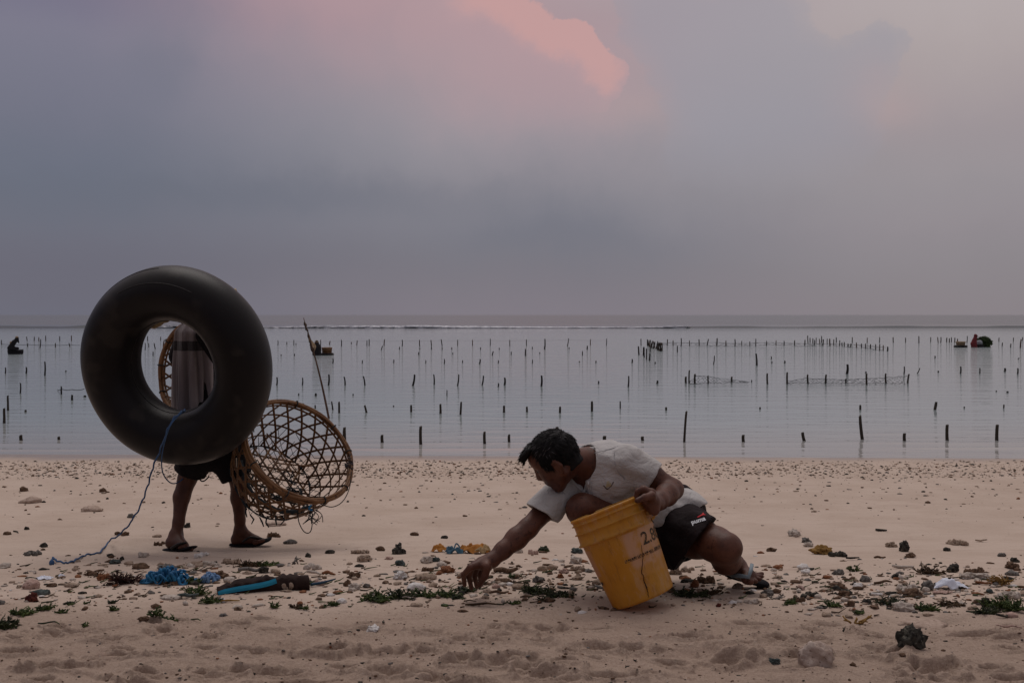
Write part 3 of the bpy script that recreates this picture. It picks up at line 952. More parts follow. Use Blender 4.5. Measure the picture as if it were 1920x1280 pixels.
        # sideburn in front of the ear
        side = np.maximum(low, np.minimum(np.minimum(d + .046, .040 - a), a - .014) + wob)
        low2 = d + .096 + wob
        reg = np.minimum(np.minimum(front, side), low2)
        return np.maximum(base, -reg)
    S.D[:] = np.clip(hair_fn(np.stack(np.meshgrid(*S.ax, indexing='ij'), -1)), -.5, .5)
    for i in range(26):                                               # tuft of fringe falling forward
        b_ = RNG.uniform(-.055, .055)
        S.chain([(H(.050 + RNG.uniform(-.01, .01), b_, .076), .010), (H(.082, b_ * 1.1, .070 + RNG.uniform(-.010, .012)), .006), (H(.100 + RNG.uniform(-.006, .010), b_ * 1.15, .056 + RNG.uniform(-.012, .016)), .002)], .006)
    V, Fc = S.mesh(); V = relax(V, Fc, 1, .3)
    hair = mk('hair', V, Fc, M_hair, root)
    tr = bvh(hair)
    st = []; stg = []
    for i in range(2600):
        th, ph = RNG.uniform(0, 2 * math.pi), math.acos(RNG.uniform(-.55, 1))
        d = u * math.cos(ph) + (f * math.cos(th) + s * math.sin(th)) * math.sin(ph)
        hit, nn, _, _ = tr.ray_cast(hc + d * .2, -d)
        if hit is None or (hit - hc).length < .06:
            continue
        flow = (f * .8 - u * .25 + s * RNG.uniform(-.4, .4)) if (d.dot(u) > .3) else (-u + f * .1 - f * .4 * (d.dot(f) < -.3))
        flow = (flow - nn * flow.dot(nn)).normalized()
        L_ = RNG.uniform(.012, .026)
        pts = [hit - nn * .002, hit + flow * L_ * .5 + nn * .0025, hit + flow * L_ + nn * RNG.uniform(.0005, .0055)]
        (stg if RNG.random() < (.07 if d.dot(u) > .2 else .01) else st).append(tube(pts, [.0009, .0008, .0003], 3))
    tag(mk('hair_strand', *merge(st), M_hair, hair), kind='stuff')
    tag(mk('grey_strand', *merge(stg), M_greyhair, hair), kind='stuff')
    # ---- shirt
    slR = sR + (eR - sR) * .66; slL = sL + (eL - sL) * .56
    dR = (eR - sR).normalized(); oR = Vector((-.52, -.25, -.82)).normalized(); dL = (eL - sL).normalized()
    S = SDF(P(985, 990, 3.9) + Vector((-.04, -.3, -.06)), P(1320, 815, 4.0) + Vector((.1, .34, .06)), .0050)
    S.cap(c1 + Vector((0, 0, .004)), wa, .122, .116, .05); S.cap(wa, pv + (pv - wa) * .05, .116, .128, .05)
    S.cap(c1, nk + Vector((.01, 0, -.006)), .100, .076, .05)
    S.cap(sR, c1, .066, .10, .05); S.cap(sL, c1, .068, .10, .05)
    S.chain([(sR, .066), (slR + dR * .04, .073)], .03); S.chain([(sL, .070), (slL, .066)], .03)
    # drape in front of the belly
    S.cap(P(1122, 918, 3.90), P(1205, 952, 3.96), .046, .052, .06)
    S.cap(P(1225, 965, 3.98), P(1290, 955, 4.06), .075, .085, .05)
    pp = np.stack(np.meshgrid(*S.ax, indexing='ij'), -1)
    ax_ = np.array((pv - c1).normalized())
    q = pp - np.array(c1)
    al = q @ ax_
    wr = fbm(pp * (10, 10, 18), 4, 5) * .0055 + .0035 * np.abs(vnoise(pp * (16, 10, 22), 44))
    # folds radiating from the armpits and gathered along the hem
    for (o_, dr, fr, am) in ((sR + Vector((.03, -.03, -.05)), dR, 62, .0060), (sL + Vector((-.01, -.02, -.06)), dL, 66, .0075)):
        r_ = pp - np.array(o_)
        dist = np.linalg.norm(r_, axis=-1)
        a1 = np.array((o_ - c1).normalized().cross(Vector((0, 1, 0))).normalized())
        wr += am * np.sin(r_ @ a1 * fr + 2.2 * vnoise(pp * 12, 3)) * np.exp(-(dist / .10) ** 2)
    wr +=   .006 * np.sin((pp @ np.array([.5, .3, .8])) * 75 + 2 * vnoise(pp * 10, 6)) * np.clip((al - .20) / .1, 0, 1)
    wr += .0050 * np.sin((pp @ np.array([.75, .2, -.65])) * 40 + 3 * vnoise(pp * 7, 16)) * np.clip(1 - np.abs(al - .12) / .2, 0, 1)
    S.D += wr.astype(np.float32)
    # openings
    S.D = np.maximum(S.D, ((pp - np.array(slR)) @ np.array(oR)).astype(np.float32) - .004 - .004 * vnoise(pp * 30, 2).astype(np.float32) + np.where(np.linalg.norm(pp - np.array(slR), axis=-1) > .12, -1, 0).astype(np.float32))
    S.D = np.maximum(S.D, ((pp - np.array(slL)) @ np.array(dL)).astype(np.float32) - .004 - .004 * vnoise(pp * 30, 2).astype(np.float32) + np.where(np.linalg.norm(pp - np.array(slL), axis=-1) > .12, -1, 0).astype(np.float32))
    for (a_, d_, r1) in ((slR, dR, .060), (slL, dL, .057)):
        S.cut(lambda p, a_=a_, d_=d_, r1=r1: capd(p, np.array(a_ - d_ * .03), np.array(a_ + d_ * .2), r1 - .004, r1 + .01), np.array(a_) - .16, np.array(a_) + .16, .004)
    hemn = np.array(Vector((.44, 0, -.90)).normalized()); hemp = np.array(P(1266, 968, 4.05))
    S.D = np.maximum(S.D, ((pp - hemp) @ hemn - .006 * np.sin(pp[..., 0] * 60 + pp[..., 1] * 40)).astype(np.float32))
    # neck hole and open placket (V down the chest)
    ndir = (H(-.03, 0, -.055) - nk).normalized()
    S.cut(lambda p: capd(p, np.array(nk - ndir * .02), np.array(nk + ndir * .25), .066, .10), np.array(nk) - .25, np.array(nk) + .25, .006)
    vtx = P(1093, 917, 3.80); va = P(1085, 880, 3.80); vb = P(1052, 905, 3.83)
    S.cut(lambda p: capd(p, np.array(vtx), np.array(nk + Vector((-.03, -.04, 0))), .006, .055), np.array(nk) - .2, np.array(nk) + .2, .005)
    for (x, y, r1) in ((1083, 888, .030), (1087, 897, .022), (1091, 906, .015), (1095, 914, .009), (1098, 921, .005)):
        S.cut(lambda p, x=x, y=y, r1=r1: capd(p, np.array(P(x, y, 3.74)), np.array(P(x, y, 3.93)), r1, r1), np.array(nk) - .28, np.array(nk) + .28, .004)
    V, Fc = S.mesh(); V = relax(V, Fc, 1, .4)
    shirt = mk('shirt', V, Fc, M_shirt, root)
    ts = bvh(shirt)
    def on(tree, px, py, lift=.001, Y=4.0):
        d = ray(px, py).normalized()
        hit, nn, _, _ = tree.ray_cast(Vector((0, 0, CH)), d)
        return None if hit is None else hit - d * lift
    def seam(name, pxs, mat_, r_, par, tree, flat=1.0, n=6):
        pts = [on(tree, x, y, r_ * .4) for x, y in pxs]
        pts = spline([p for p in pts if p is not None], n)
        if len(pts) > 2:
            return mk(name, *tube(pts, r_, 6, flat=flat), mat_, par)
    seam('yoke_seam', [(1098, 852), (1118, 848), (1138, 843), (1155, 838)], M_seam, .0012, shirt, ts)
    seam('sleeve_seam', [(1158, 836), (1152, 850), (1153, 868), (1160, 885), (1172, 898)], M_seam, .0012, shirt, ts)
    seam('sleeve_seam', [(1047, 911), (1058, 925), (1062, 940), (1055, 957)], M_seam, .0011, shirt, ts)
    # collar band round the neck hole
    ring = []
    c_ax, c_s, c_f = ndir, None, None
    o1 = ndir.orthogonal().normalized(); o2 = ndir.cross(o1)
    for k in range(36):
        a_ = 2 * math.pi * k / 36
        dvec = o1 * math.cos(a_) + o2 * math.sin(a_)
        hit, nn, _, _ = ts.ray_cast(nk + ndir * .018 + dvec * .005, dvec)
        if hit is not None and (hit - nk).length < .14:
            ring.append(hit)
    if len(ring) > 12:
        mk('collar', *tube(ring, .0075, 8, closed=True, flat=.55), M_shirt, shirt)
    seam('placket', [(1103, 890), (1103, 903), (1104, 914), (1106, 928)], M_shirt, .0050, shirt, ts, .45)
    seam('placket', [(1068, 900), (1078, 908), (1088, 917), (1098, 929)], M_shirt, .0045, shirt, ts, .45)
    seam('placket_seam', [(1108, 880), (1108, 903), (1109, 914), (1111, 930)], M_seam, .0008, shirt, ts)
    bp = on(ts, 1101, 928, .003)
    if bp is not None:
        v, fc = ico(2)
        mk('button', v * np.array([.0052, .0026, .0052]) + np.array(bp), fc, M_button, shirt)
    # embroidered badge: ochre emblem with a brown stroke under it
    ux = (P(1160, 908, 3.85) - P(1135, 915, 3.85)).normalized(); uy = Vector((0, 0.35, 1)); uy = (uy - ux * uy.dot(ux)).normalized()
    cc_ = on(ts, 1141, 910, 0)
    if cc_ is not None:
        L = []
        def quad(x0, y0, x1, y1, x2, y2, x3, y3):
            n = 4
            vv = [((1 - i / n) * ((1 - j / n) * x0 + j / n * x3) + i / n * ((1 - j / n) * x1 + j / n * x2), (1 - i / n) * ((1 - j / n) * y0 + j / n * y3) + i / n * ((1 - j / n) * y1 + j / n * y2)) for i in range(n + 1) for j in range(n + 1)]
            ff = [[i * (n + 1) + j, (i + 1) * (n + 1) + j, (i + 1) * (n + 1) + j + 1, i * (n + 1) + j + 1] for i in range(n) for j in range(n)]
            return vv, ff
        for qd in ((-.012, -.004, .010, -.004, .012, .008, -.006, .010), (-.004, .011, .007, .010, .006, .016, -.003, .015)):
            v2, ff = quad(*qd)
            L.append(project(v2, ff, cc_, ux, uy, ts, .0012))
        mk('logo', *merge(L), M_gold, shirt, False)
        L = []
        for qd in ((-.020, .006, -.017, .008, -.009, -.008, -.012, -.010), (-.012, -.010, -.006, -.013, -.003, -.010, -.009, -.006), (-.004, -.011, .012, -.004, .012, -.001, -.004, -.008), (.012, -.004, .024, .007, .021, .010, .011, -.001)):
            v2, ff = quad(*qd)
            L.append(project(v2, ff, cc_, ux, uy, ts, .0013))
        mk('logo_stroke', *merge(L), M_brownprint, shirt, False)
    # ---- shorts
    S = SDF(P(1150, 1070, 3.85) + Vector((-.12, -.30, -.08)), P(1400, 935, 4.1) + Vector((.03, .40, .07)), .0055)
    hem = P(1308, 1014, 3.88)
    hemR = hR + (kR - hR) * .70
    dh = (kL - hL).normalized(); dcut = Vector((.74, -.34, -.58)).normalized(); dhR = (kR - hR).normalized()
    S.cap(pv + (wa - pv) * .35, pv, .120, .130, .05)
    S.cap(pv, hL, .128, .122, .05); S.cap(pv, hR, .128, .118, .05)
    S.cap(hL, hem + dh * .08, .124, .108, .05); S.cap(hR, hemR + dhR * .03, .112, .092, .05)
    S.cap(hL + Vector((-.02, 0, -.03)), hem + Vector((-.045, .0, -.065)), .09, .066, .05)     # loose cloth hanging under the thigh
    S.cap(pv + Vector((.05, 0, -.05)), P(1262, 1030, 4.0), .10, .05, .05)
    pp = np.stack(np.meshgrid(*S.ax, indexing='ij'), -1)
    S.D += (fbm(pp * (11, 11, 11), 3, 8) * .0055 + .004 * np.sin((pp @ np.array([.8, .3, .5])) * 55 + 3 * vnoise(pp * 8, 2))).astype(np.float32)
    far = np.where(np.linalg.norm(pp - np.array(hem), axis=-1) > .2, -1, 0)
    S.D = np.maximum(S.D, ((pp - np.array(hem)) @ np.array(dcut) - .006 * vnoise(pp * 14, 4) + far).astype(np.float32))
    far = np.where(np.linalg.norm(pp - np.array(hemR), axis=-1) > .16, -1, 0)
    S.D = np.maximum(S.D, ((pp - np.array(hemR)) @ np.array(dhR) + far).astype(np.float32))
    S.cut(lambda p: capd(p, np.array(hem - dh * .02), np.array(hem + dh * .2), .088, .095), np.array(hem) - .2, np.array(hem) + .2, .004)
    S.D = np.maximum(S.D, (-(pp - hemp) @ hemn - .085).astype(np.float32))
    V, Fc = S.mesh(); V = relax(V, Fc, 2, .4)
    shorts = mk('shorts', V, Fc, M_shorts, root)
    tq = bvh(shorts)
    cc_ = on(tq, 1309, 976, 0)
    if cc_ is not None:
        ux = (P(1321, 973, 3.9) - P(1298, 980, 3.9)).normalized(); uy = Vector((-.15, 0.3, 1)); uy = (uy - ux * uy.dot(ux)).normalized()
        v2, ff = text2d('puma', .024, .15, .0007)
        w_ = max(x for x, y in v2) - min(x for x, y in v2)
        v2 = [(x * .056 / w_, y) for x, y in v2]
        mk('logo_lettering', *project(v2, ff, cc_, ux, uy, tq, .0022), M_white, shorts, False)
        cat = [(.000, .010), (.006, .013), (.014, .0145), (.022, .0165), (.029, .021), (.031, .019), (.029, .014), (.034, .010), (.031, .009), (.024, .011), (.016, .0105), (.010, .009), (.004, .008)]
        bm = bmesh.new()
        vs = [bm.verts.new((x + .002, y + .003, 0)) for x, y in cat]
        bm.faces.new(vs); bmesh.ops.triangulate(bm, faces=bm.faces)
        v2 = [(v.co.x, v.co.y) for v in bm.verts]; bm.verts.index_update(); ff = [[v.index for v in fc.verts] for fc in bm.faces]; bm.free()
        mk('logo_emblem', *project(v2, ff, cc_, ux, uy, tq, .0024), M_red, shorts, False)
    # ---- sandals
    def sandal(heel, toe, side, wid, th, lift, strap_mat):
        ax = (toe - heel); L_ = ax.length; ax.normalize()
        sd = (Vector(side) - ax * Vector(side).dot(ax)).normalized(); up = sd.cross(ax)
        if up.z < 0: up = -up
        n = 28; ring = []
        for k in range(n):
            a_ = 2 * math.pi * k / n
            x = (math.cos(a_) * .5 + .5)
            wv = wid * (.78 + .30 * x ** 1.4 - .10 * math.exp(-((x - .45) / .15) ** 2))
            ring.append((x * L_, math.copysign(abs(math.sin(a_)) ** .75, math.sin(a_)) * wv))
        V, Fc = [], []
        for lev, sc_ in ((-th, .94), (-th * .8, 1), (-th * .2, 1), (0, .96)):
            for x, y in ring:
                bend = lift * max(0, (x / L_ - .55) / .45) ** 2
                V.append(heel + ax * x + sd * (y * sc_) + up * (lev + bend))
        for l_ in range(3):
            for k in range(n):
                Fc.append([l_ * n + k, l_ * n + (k + 1) % n, (l_ + 1) * n + (k + 1) % n, (l_ + 1) * n + k])
        Fc.append(list(range(n))[::-1]); Fc.append([3 * n + k for k in range(n)])
        sa = mk('sandal', V, Fc, M_slipper, root)
        return sa, ax, sd, up, L_
    heel = P(1360, 1071, 4.00); toe = G(1443, 1097) + Vector((0, .0, .012))
    sa, ax, sd, up, L_ = sandal(heel, toe, (.35, .9, .0), .045, .016, -.004, M_strap_grey)
    st_pts = [P(1371, 1078, 3.87), P(1388, 1079, 3.84), P(1404, 1081, 3.815), P(1408, 1068, 3.83), P(1410, 1057, 3.88)]
    mk('sandal_strap', *tube(st_pts, [.009, .0095, .0085, .0085, .008], 6, flat=.45, up=lambda i, p: (cam.location - p)), M_strap_grey, sa)
    fR = G(1190, 1084)
    sa2, *_ = sandal(fR + Vector((.025, .05, .008)), fR + Vector((-.065, -.19, .008)), (1, -.3, 0), .045, .012, 0, M_strap_grey)
    mk('sandal_strap', *tube([fR + Vector((.0, -.07, .02)), fR + Vector((-.05, -.10, .055)), fR + Vector((-.06, -.04, .02))], .006, 6), M_strap_grey, sa2)
    return root
person_man()

# ================================================================== BUCKET
def bucket():
    bot = P(1207, 1121, 3.60); top = P(1140, 954, 3.60)
    zax = (top - bot); Ht = zax.length; zax.normalize()
    yax = Vector((0, 1, 0)); yax = (yax - zax * yax.dot(zax)).normalized()
    tilt = R(-11.0)
    zax = (zax * math.cos(tilt) - yax * math.sin(tilt)).normalized()      # mouth leaning a touch towards the camera
    xax = yax.cross(zax).normalized(); yax = zax.cross(xax)
    M = Matrix((xax, yax, zax)).transposed()
    root = thing('bucket', 'yellow plastic bucket with cracked side and worn label, tipped by the man', 'bucket', bot)
    W_ = lambda x, y, z: bot + M @ Vector((x, y, z))
    k = 3.60 / F
    rb, rt = 61 * k, 73 * k
    h = Ht
    prof_o = [(0, 0.0), (rb - .012, 0.0), (rb - .003, .003), (rb, .012), (rb + (rt - rb) * .78, h * .700), (rb + (rt - rb) * .79, h * .705), (rt + .007, h * .712), (rt + .010, h * .722), (rt + .001, h * .742), (rt - .001, h * .832), (rt + .006, h * .838), (rt + .007, h * .847), (rt - .001, h * .854),
              (rt - .001, h * .925), (rt + .006, h * .930), (rt + .007, h * .938), (rt, h * .945), (rt + .001, h * .968), (rt + .004, h * .972), (rt + .005, h * .990), (rt + .002, h)]
    prof_i = [(rt - .002, h), (rt - .004, h * .98), (rt - .005, h * .7), (rb - .004, .012), (0, .006)]
    n = 96
    prof = prof_o + prof_i
    V, Fc = [], []
    for r_, z in prof:
        for i in range(n):
            a_ = 2 * math.pi * i / n
            # the rolled skirt is notched where the handle lug sits
            rr = r_
            if h * .706 < z < h * .74 and abs(((a_ - R(-26) + math.pi) % (2 * math.pi)) - math.pi) < R(17):
                rr = min(r_, rb + (rt - rb) * .80)
            if h * .735 <= z < h * .833 and abs(((a_ - R(-26) + math.pi) % (2 * math.pi)) - math.pi) < R(14):
                rr = min(rr, rb + (rt - rb) * .83)
            dent = .0025 * math.sin(a_ * 2 + .6) * (z / h) + .0008 * math.sin(a_ * 5 + z * 40)
            if rr > .001: rr += dent
            V.append((rr * math.cos(a_), rr * math.sin(a_), z))
    for j in range(len(prof) - 1):
        for i in range(n):
            l_ = (i + 1) % n
            Fc.append([j * n + i, j * n + l_, (j + 1) * n + l_, (j + 1) * n + i])
    body = mk('bucket_shell', V, Fc, M_bucket, root, local=True)
    q = M.to_4x4(); body.rotation_euler = q.to_euler()
    # skirt edges stay crisp
    for p in body.data.polygons: p.use_smooth = True
    def rad(z): return rb + (rt - rb) * .78 * min(1, z / (h * .700))
    def wrap(v2, ang0, z0, lift=.0012):
        out = []
        for x, y in v2:
            z = z0 + y
            r_ = rad(z) + lift
            a_ = ang0 + x / r_
            dent = .0025 * math.sin(a_ * 2 + .6) * (z / h) + .0008 * math.sin(a_ * 5 + z * 40)
            out.append(((r_ + dent) * math.cos(a_), (r_ + dent) * math.sin(a_), z))
        return out
    def sub(name, v, fc, mt, par=body):
        o = mk(name, v, fc, mt, None, False, local=True)
        o.parent = par
        return o
    v2, ff = text2d('2.80', .062, 0, .0012)
    wv = max(x for x, y in v2) - min(x for x, y in v2)
    v2 = [(x * .120 / wv, y * 1.0) for x, y in v2]
    sub('label_digits', wrap(v2, R(-32), h * .575), ff, M_ink)
    # line of rubbed-out small print: broken strokes nobody can read any more
    L = []
    x = -.125
    while x < .062:
        wv = RNG.uniform(.004, .009)
        hh = .0055 + (x + .125) * .012
        for (a0, b0, a1, b1) in ((0, -hh, wv * .35, hh), (wv * .1, RNG.uniform(-.6, .5) * hh, wv * RNG.uniform(.6, 1.0), RNG.uniform(.55, 1.0) * hh), (wv * .6, -hh, wv * .9, RNG.uniform(-.2, .8) * hh)):
            if RNG.random() < .22: continue
            sk = RNG.uniform(-.001, .001)
            L.append(([(x + a0, b0), (x + a1, b0 + sk), (x + a1 + sk, b1), (x + a0 + sk, b1)], [[0, 1, 2, 3]]))
        x += wv * 1.12
    V2, ff = [], []
    for v, fc in L:
        ff += [[i + len(V2) for i in fc[0]]]; V2 += v
    sub('label_print', wrap(V2, R(-42), h * .435), ff, M_ink)
    sub('label_mark', wrap([(-.010, -.006), (.012, -.006), (.012, .006), (-.010, .006)], R(-162), h * .30), [[0, 1, 2, 3]], M_ink)
    # crack running down the side, a thin gaping slit
    cr_ = [(R(-62), h * .53), (R(-66), h * .44), (R(-71), h * .36), (R(-78), h * .285), (R(-77.5), h * .24), (R(-80), h * .19), (R(-79.5), h * .13), (R(-81), h * .07), (R(-82), h * .03)]
    pts = spline([((rad(z) + .0004) * math.cos(a_), (rad(z) + .0004) * math.sin(a_), z) for a_, z in cr_], 5)
    pts = [p + Vector((RNG.uniform(-.0012, .0012), 0, 0)) for p in pts]
    sub('crack', *tube(pts, [.0006, .0008, .0012, .0014, .0011, .0016, .0022, .0012, .0006], 5), M_crack)
    # handle lug on the skirt
    a_ = R(-18); z0 = h * .775
    er = rt + .006
    Rm = Matrix.Rotation(a_, 3, 'Z')
    vv, ff = box((er + .003, 0, z0 + .006), (.026, .040, .014))
    vv2, ff2 = box((er + .012, 0, z0 - .004), (.008, .036, .020))
    v, fc = merge([(vv, ff), (vv2, ff2)])
    sub('handle_lug', [Rm @ Vector(p) for p in v], fc, M_bucket)
    pts = spline([Rm @ Vector((er - .003, -.010, z0 - .010)), Rm @ Vector((er - .008, .004, z0 - .022)), Rm @ Vector((er - .010, .020, z0 - .030)), Rm @ Vector((er - .012, .036, z0 - .036))], 5)
    sub('split_seam', *tube(pts, [.0006, .0014, .0016, .0008], 5), M_crack)
bucket()

# ================================================================== WALKER UNDER THE INNER TUBE
TUBE_C = P(331, 686, 5.16)
def person_walker():
    gA, gB = G(458, 1021), G(338, 1029)
    Y = gA.y
    root = thing('person', 'person walking behind a big black inner tube, bare legs and dark shorts showing', 'person', gA)
    aF, kF, hF = P(450, 994, Y + .02), P(449, 902, Y - .02), P(408, 800, Y)
    aB, kB, hB = P(330, 1003, gB.y + .03), P(352, 895, Y - .06), P(388, 800, Y - .1)
    pv = P(396, 795, Y - .04); ch = P(372, 665, Y - .02); nk = P(368, 607, Y - .02); hd_ = P(378, 560, Y - .02)
    def build(S):
        S.chain([(hF, .085), (hF * .5 + kF * .5, .066), (kF, .050)], .03)
        S.chain([(kF, .050), (kF * .66 + aF * .34 + Vector((-.006, 0, 0)), .0425), (kF * .22 + aF * .78, .0285), (aF, .029)], .02)
        S.chain([(hB, .085), (hB * .5 + kB * .5, .066), (kB, .051)], .03)
        S.chain([(kB, .051), (kB * .66 + aB * .34 + Vector((-.012, 0, 0)), .0440), (kB * .22 + aB * .78, .0295), (aB, .030)], .02)
        # front foot
        he = P(443, 1011, Y + .02); ba = P(481, 1013, Y + .02)
        S.cap(aF, he, .034, .028, .02); S.cap(aF + Vector((.01, 0, -.01)), ba, .030, .022, .02); S.cap(he, ba, .026, .024, .02)
        for i in range(5):
            S.cap(ba + Vector((0, -.035 + .018 * i, -.004)), P(494 - i * 1.2, 1013, Y - .02 + .019 * i), .013, .0105 - .0008 * i, .006)
        he = P(321, 1017, gB.y); ba = P(344, 1023, gB.y - .06)
        S.cap(aB, he, .034, .028, .02); S.cap(aB, ba, .032, .024, .02); S.cap(he, ba, .027, .024, .02)
        for i in range(5):
            S.cap(ba + Vector((.012 - .006 * i, -.012 - .001 * i, -.004)), ba + Vector((.056 - .013 * i, -.030 + .016 * i, -.012)), .013, .011 - .0008 * i, .006)
        S.cap(pv, ch, .105, .085, .05); S.cap(ch, nk, .08, .05, .05)
        S.ell(hd_, (.085, .072, .108), None, .02); S.cap(nk, hd_, .05, .05, .02)
        S.ell(hd_ + Vector((.07, 0, -.03)), (.022, .013, .016), None, .015)
        # one arm up to the pole, one steadying the tube from behind
        sh = P(352, 626, Y + .14); el = P(336, 668, Y + .16); wr = P(352, 600, Y + .02)
        S.chain([(sh, .05), (el, .04), (wr, .028)], .02); S.cap(wr, wr + Vector((.03, -.02, .05)), .03, .026, .015)
        sh2 = P(388, 628, Y - .15); el2 = P(428, 690, Y - .2); wr2 = P(440, 640, Y - .25)
        S.chain([(sh2, .05), (el2, .042), (wr2, .03)], .02); S.cap(wr2, wr2 + Vector((.0, -.02, .07)), .03, .024, .015)
        for i in range(4):
            p0 = wr2 + Vector((-.03 + .02 * i, -.02, .075)); S.cap(p0, p0 + Vector((0, -.03, .045)), .010, .008, .004)
            p0 = wr + Vector((.01 + .018 * i, -.02, .055)); S.cap(p0, p0 + Vector((.004, -.045, .02)), .010, .008, .004)
        S.cap(wr2 + Vector((-.03, 0, .03)), wr2 + Vector((-.07, -.02, .05)), .011, .009, .006)
    lo = np.array([P(285, 700, Y).x, Y - .5, gB.z - .03]); hi = np.array([P(520, 700, Y).x, Y + .4, P(380, 515, Y).z])
    fine = [(P(312, 1045, Y - .2) + Vector((0, 0, -.03)), P(372, 990, Y + .2)), (P(434, 1035, Y - .15), P(515, 985, Y + .2))]
    V, Fc = two_level(build, lo, hi, .0085, fine, .0042)
    mk('body', V, Fc, M_skin2, root)
    # short hair
    v, fc = ico(3)
    v = v * np.array([.093, .080, .10]) * (1 + .03 * fbm(v * 9, 2, 3)[:, None])
    v = v[:, :] + np.array(hd_ + Vector((-.008, 0, .022)))
    keep = [q for q in fc if all(not (v[i][0] > hd_.x + .055 and v[i][2] < hd_.z + .06) and v[i][2] > hd_.z - .06 for i in q)]
    mk('hair', v, keep, M_hair, root)
    # shorts, wide legs ending at the knee
    S = SDF(lo + np.array([0, 0, .3]), np.array([P(490, 700, Y).x, Y + .35, P(380, 745, Y).z]), .0075)
    hemF = kF + (hF - kF) * .06; hemB = kB + (hB - kB) * .10
    S.cap(pv + Vector((0, 0, .06)), pv, .128, .140, .05)
    S.cap(hF, hemF - (hF - kF) * .1, .118, .084, .04); S.cap(hB, hemB - (hB - kB) * .1, .118, .088, .04)
    S.cap(pv, P(410, 850, Y), .13, .09, .05)
    pp = np.stack(np.meshgrid(*S.ax, indexing='ij'), -1)
    S.D += (.004 * np.sin(pp[..., 0] * 60 + 3 * vnoise(pp * 6, 2)) + fbm(pp * 10, 2, 3) * .005).astype(np.float32)
    for hm, kk, hh in ((hemF, kF, hF), (hemB, kB, hB)):
        d_ = (kk - hh).normalized()
        far = np.where(np.linalg.norm(pp - np.array(hm), axis=-1) > .17, -1, 0)
        S.D = np.maximum(S.D, ((pp - np.array(hm)) @ np.array(d_) + far + .006 * vnoise(pp * 15, 2)).astype(np.float32))
        S.cut(lambda p, hm=hm, d_=d_: capd(p, np.array(hm - d_ * .03), np.array(hm + d_ * .2), .070, .075), np.array(hm) - .2, np.array(hm) + .2, .004)
    V, Fc = S.mesh(); V = relax(V, Fc, 2, .4)
    sh_ = mk('shorts', V, Fc, M_shorts2, root)
    pts = spline([P(443, 858, Y - .17), P(444, 880, Y - .17), P(448, 898, Y - .16)], 4)
    mk('drawstring', *tube(pts, .0035, 5), mat('pale_drawstring', (.42, .36, .28), None, rough=.9), sh_)
    S = SDF(lo + np.array([0, 0, .55]), np.array([P(490, 700, Y).x, Y + .4, P(380, 560, Y).z]), .0085)
    S.cap(pv, ch, .112, .092, .05); S.cap(ch, nk - Vector((0, 0, .05)), .088, .06, .05)
    sh = P(352, 626, Y + .14); el = P(336, 668, Y + .16); wr = P(352, 600, Y + .02)
    S.chain([(sh, .062), (el, .054), (el * .5 + wr * .5, .045)], .02)
    sh2 = P(388, 628, Y - .15); el2 = P(428, 690, Y - .2); wr2 = P(440, 640, Y - .25)
    S.chain([(sh2, .060), (el2, .054), (el2 * .3 + wr2 * .7, .042)], .02)
    V, Fc = S.mesh(); V = relax(V, Fc, 2, .4)
    mk('long_sleeved_undershirt', V, Fc, M_shorts2, root)
    # long draped cloth over the back and chest, a dark band showing across it
    m, t, b = nmat('thin_mauve_cloth')
    co = t.n('ShaderNodeTexCoord').outputs['Object']
    spz = t.n('ShaderNodeSeparateXYZ'); t.put(spz.inputs[0], co)
    zb = P(370, 647, Y).z - gA.z
    band = t.m('MULTIPLY', t.sm(spz.outputs[2], zb - .028, zb - .024), t.sm(spz.outputs[2], zb + .030, zb + .024))
    c = t.mix(t.sm(t.noise(co, 5, 3), .3, .7), (.27, .225, .23), (.34, .29, .295))
    c = t.mix(t.m('MULTIPLY', band, .88), c, (.02, .018, .022))
    t.put(b.inputs['Base Color'], c); b.inputs['Roughness'].default_value = .8; b.inputs['Sheen Weight'].default_value = .4
    tl = t.n('ShaderNodeBsdfTranslucent'); t.put(tl.inputs[0], c)
    mx = t.n('ShaderNodeMixShader'); mx.inputs[0].default_value = .25
    t.t.links.new(b.outputs[0], mx.inputs[1]); t.t.links.new(tl.outputs[0], mx.inputs[2]); t.t.links.new(mx.outputs[0], t.t.nodes['Material Output'].inputs[0])
    V, Fc = [], []
    nl, nc = 46, 120
    for j in range(nl):
        q = j / (nl - 1)
        py = 604 + q * 196
        cx = 367 + 6 * q
        c0 = P(cx, py, Y - .02)
        a_, b_ = (.094 + .022 * min(1, q * 2.2)), .135 + .03 * q
        if q < .08: a_ *= .62 + q * 4.7; b_ *= .70 + q * 3.7
        for i in range(nc):
            th = 2 * math.pi * i / nc
            fo = 1.5 * (math.sin(th * 9 + 1.1 * math.sin(q * 3)) * .6 + math.sin(th * 14 + 2 + q * 1.5) * .45 + math.sin(th * 23 - q * 2) * .25) * .0125 * (.4 + q)
            r_ = 1 + fo / .1
            V.append(c0 + Vector((a_ * math.cos(th) * r_, b_ * math.sin(th) * r_, 0)))
    for j in range(nl - 1):
        for i in range(nc):
            l_ = (i + 1) % nc
            Fc.append([j * nc + i, (j + 1) * nc + i, (j + 1) * nc + l_, j * nc + l_])
    mk('shirt', V, Fc, m, root)
    # sandals
    def sole(pts, wid, name='sandal'):
        pts = spline(pts, 6); N = len(pts)
        wd = [wid * (.55 + .45 * min(1, 6 * q, 6 * (1 - q) + .25)) * (.86 + .22 * q) for q in np.linspace(0, 1, N)]
        return mk(name, *tube(pts, wd, 12, flat=.22, up=(0, 0, 1)), M_slipper, root)
    s1 = sole([P(431, 1020, Y + .02), P(455, 1021, Y + .02), P(485, 1019, Y + .02), P(498, 1013, Y + .02), P(507, 1010, Y + .02)], .046)
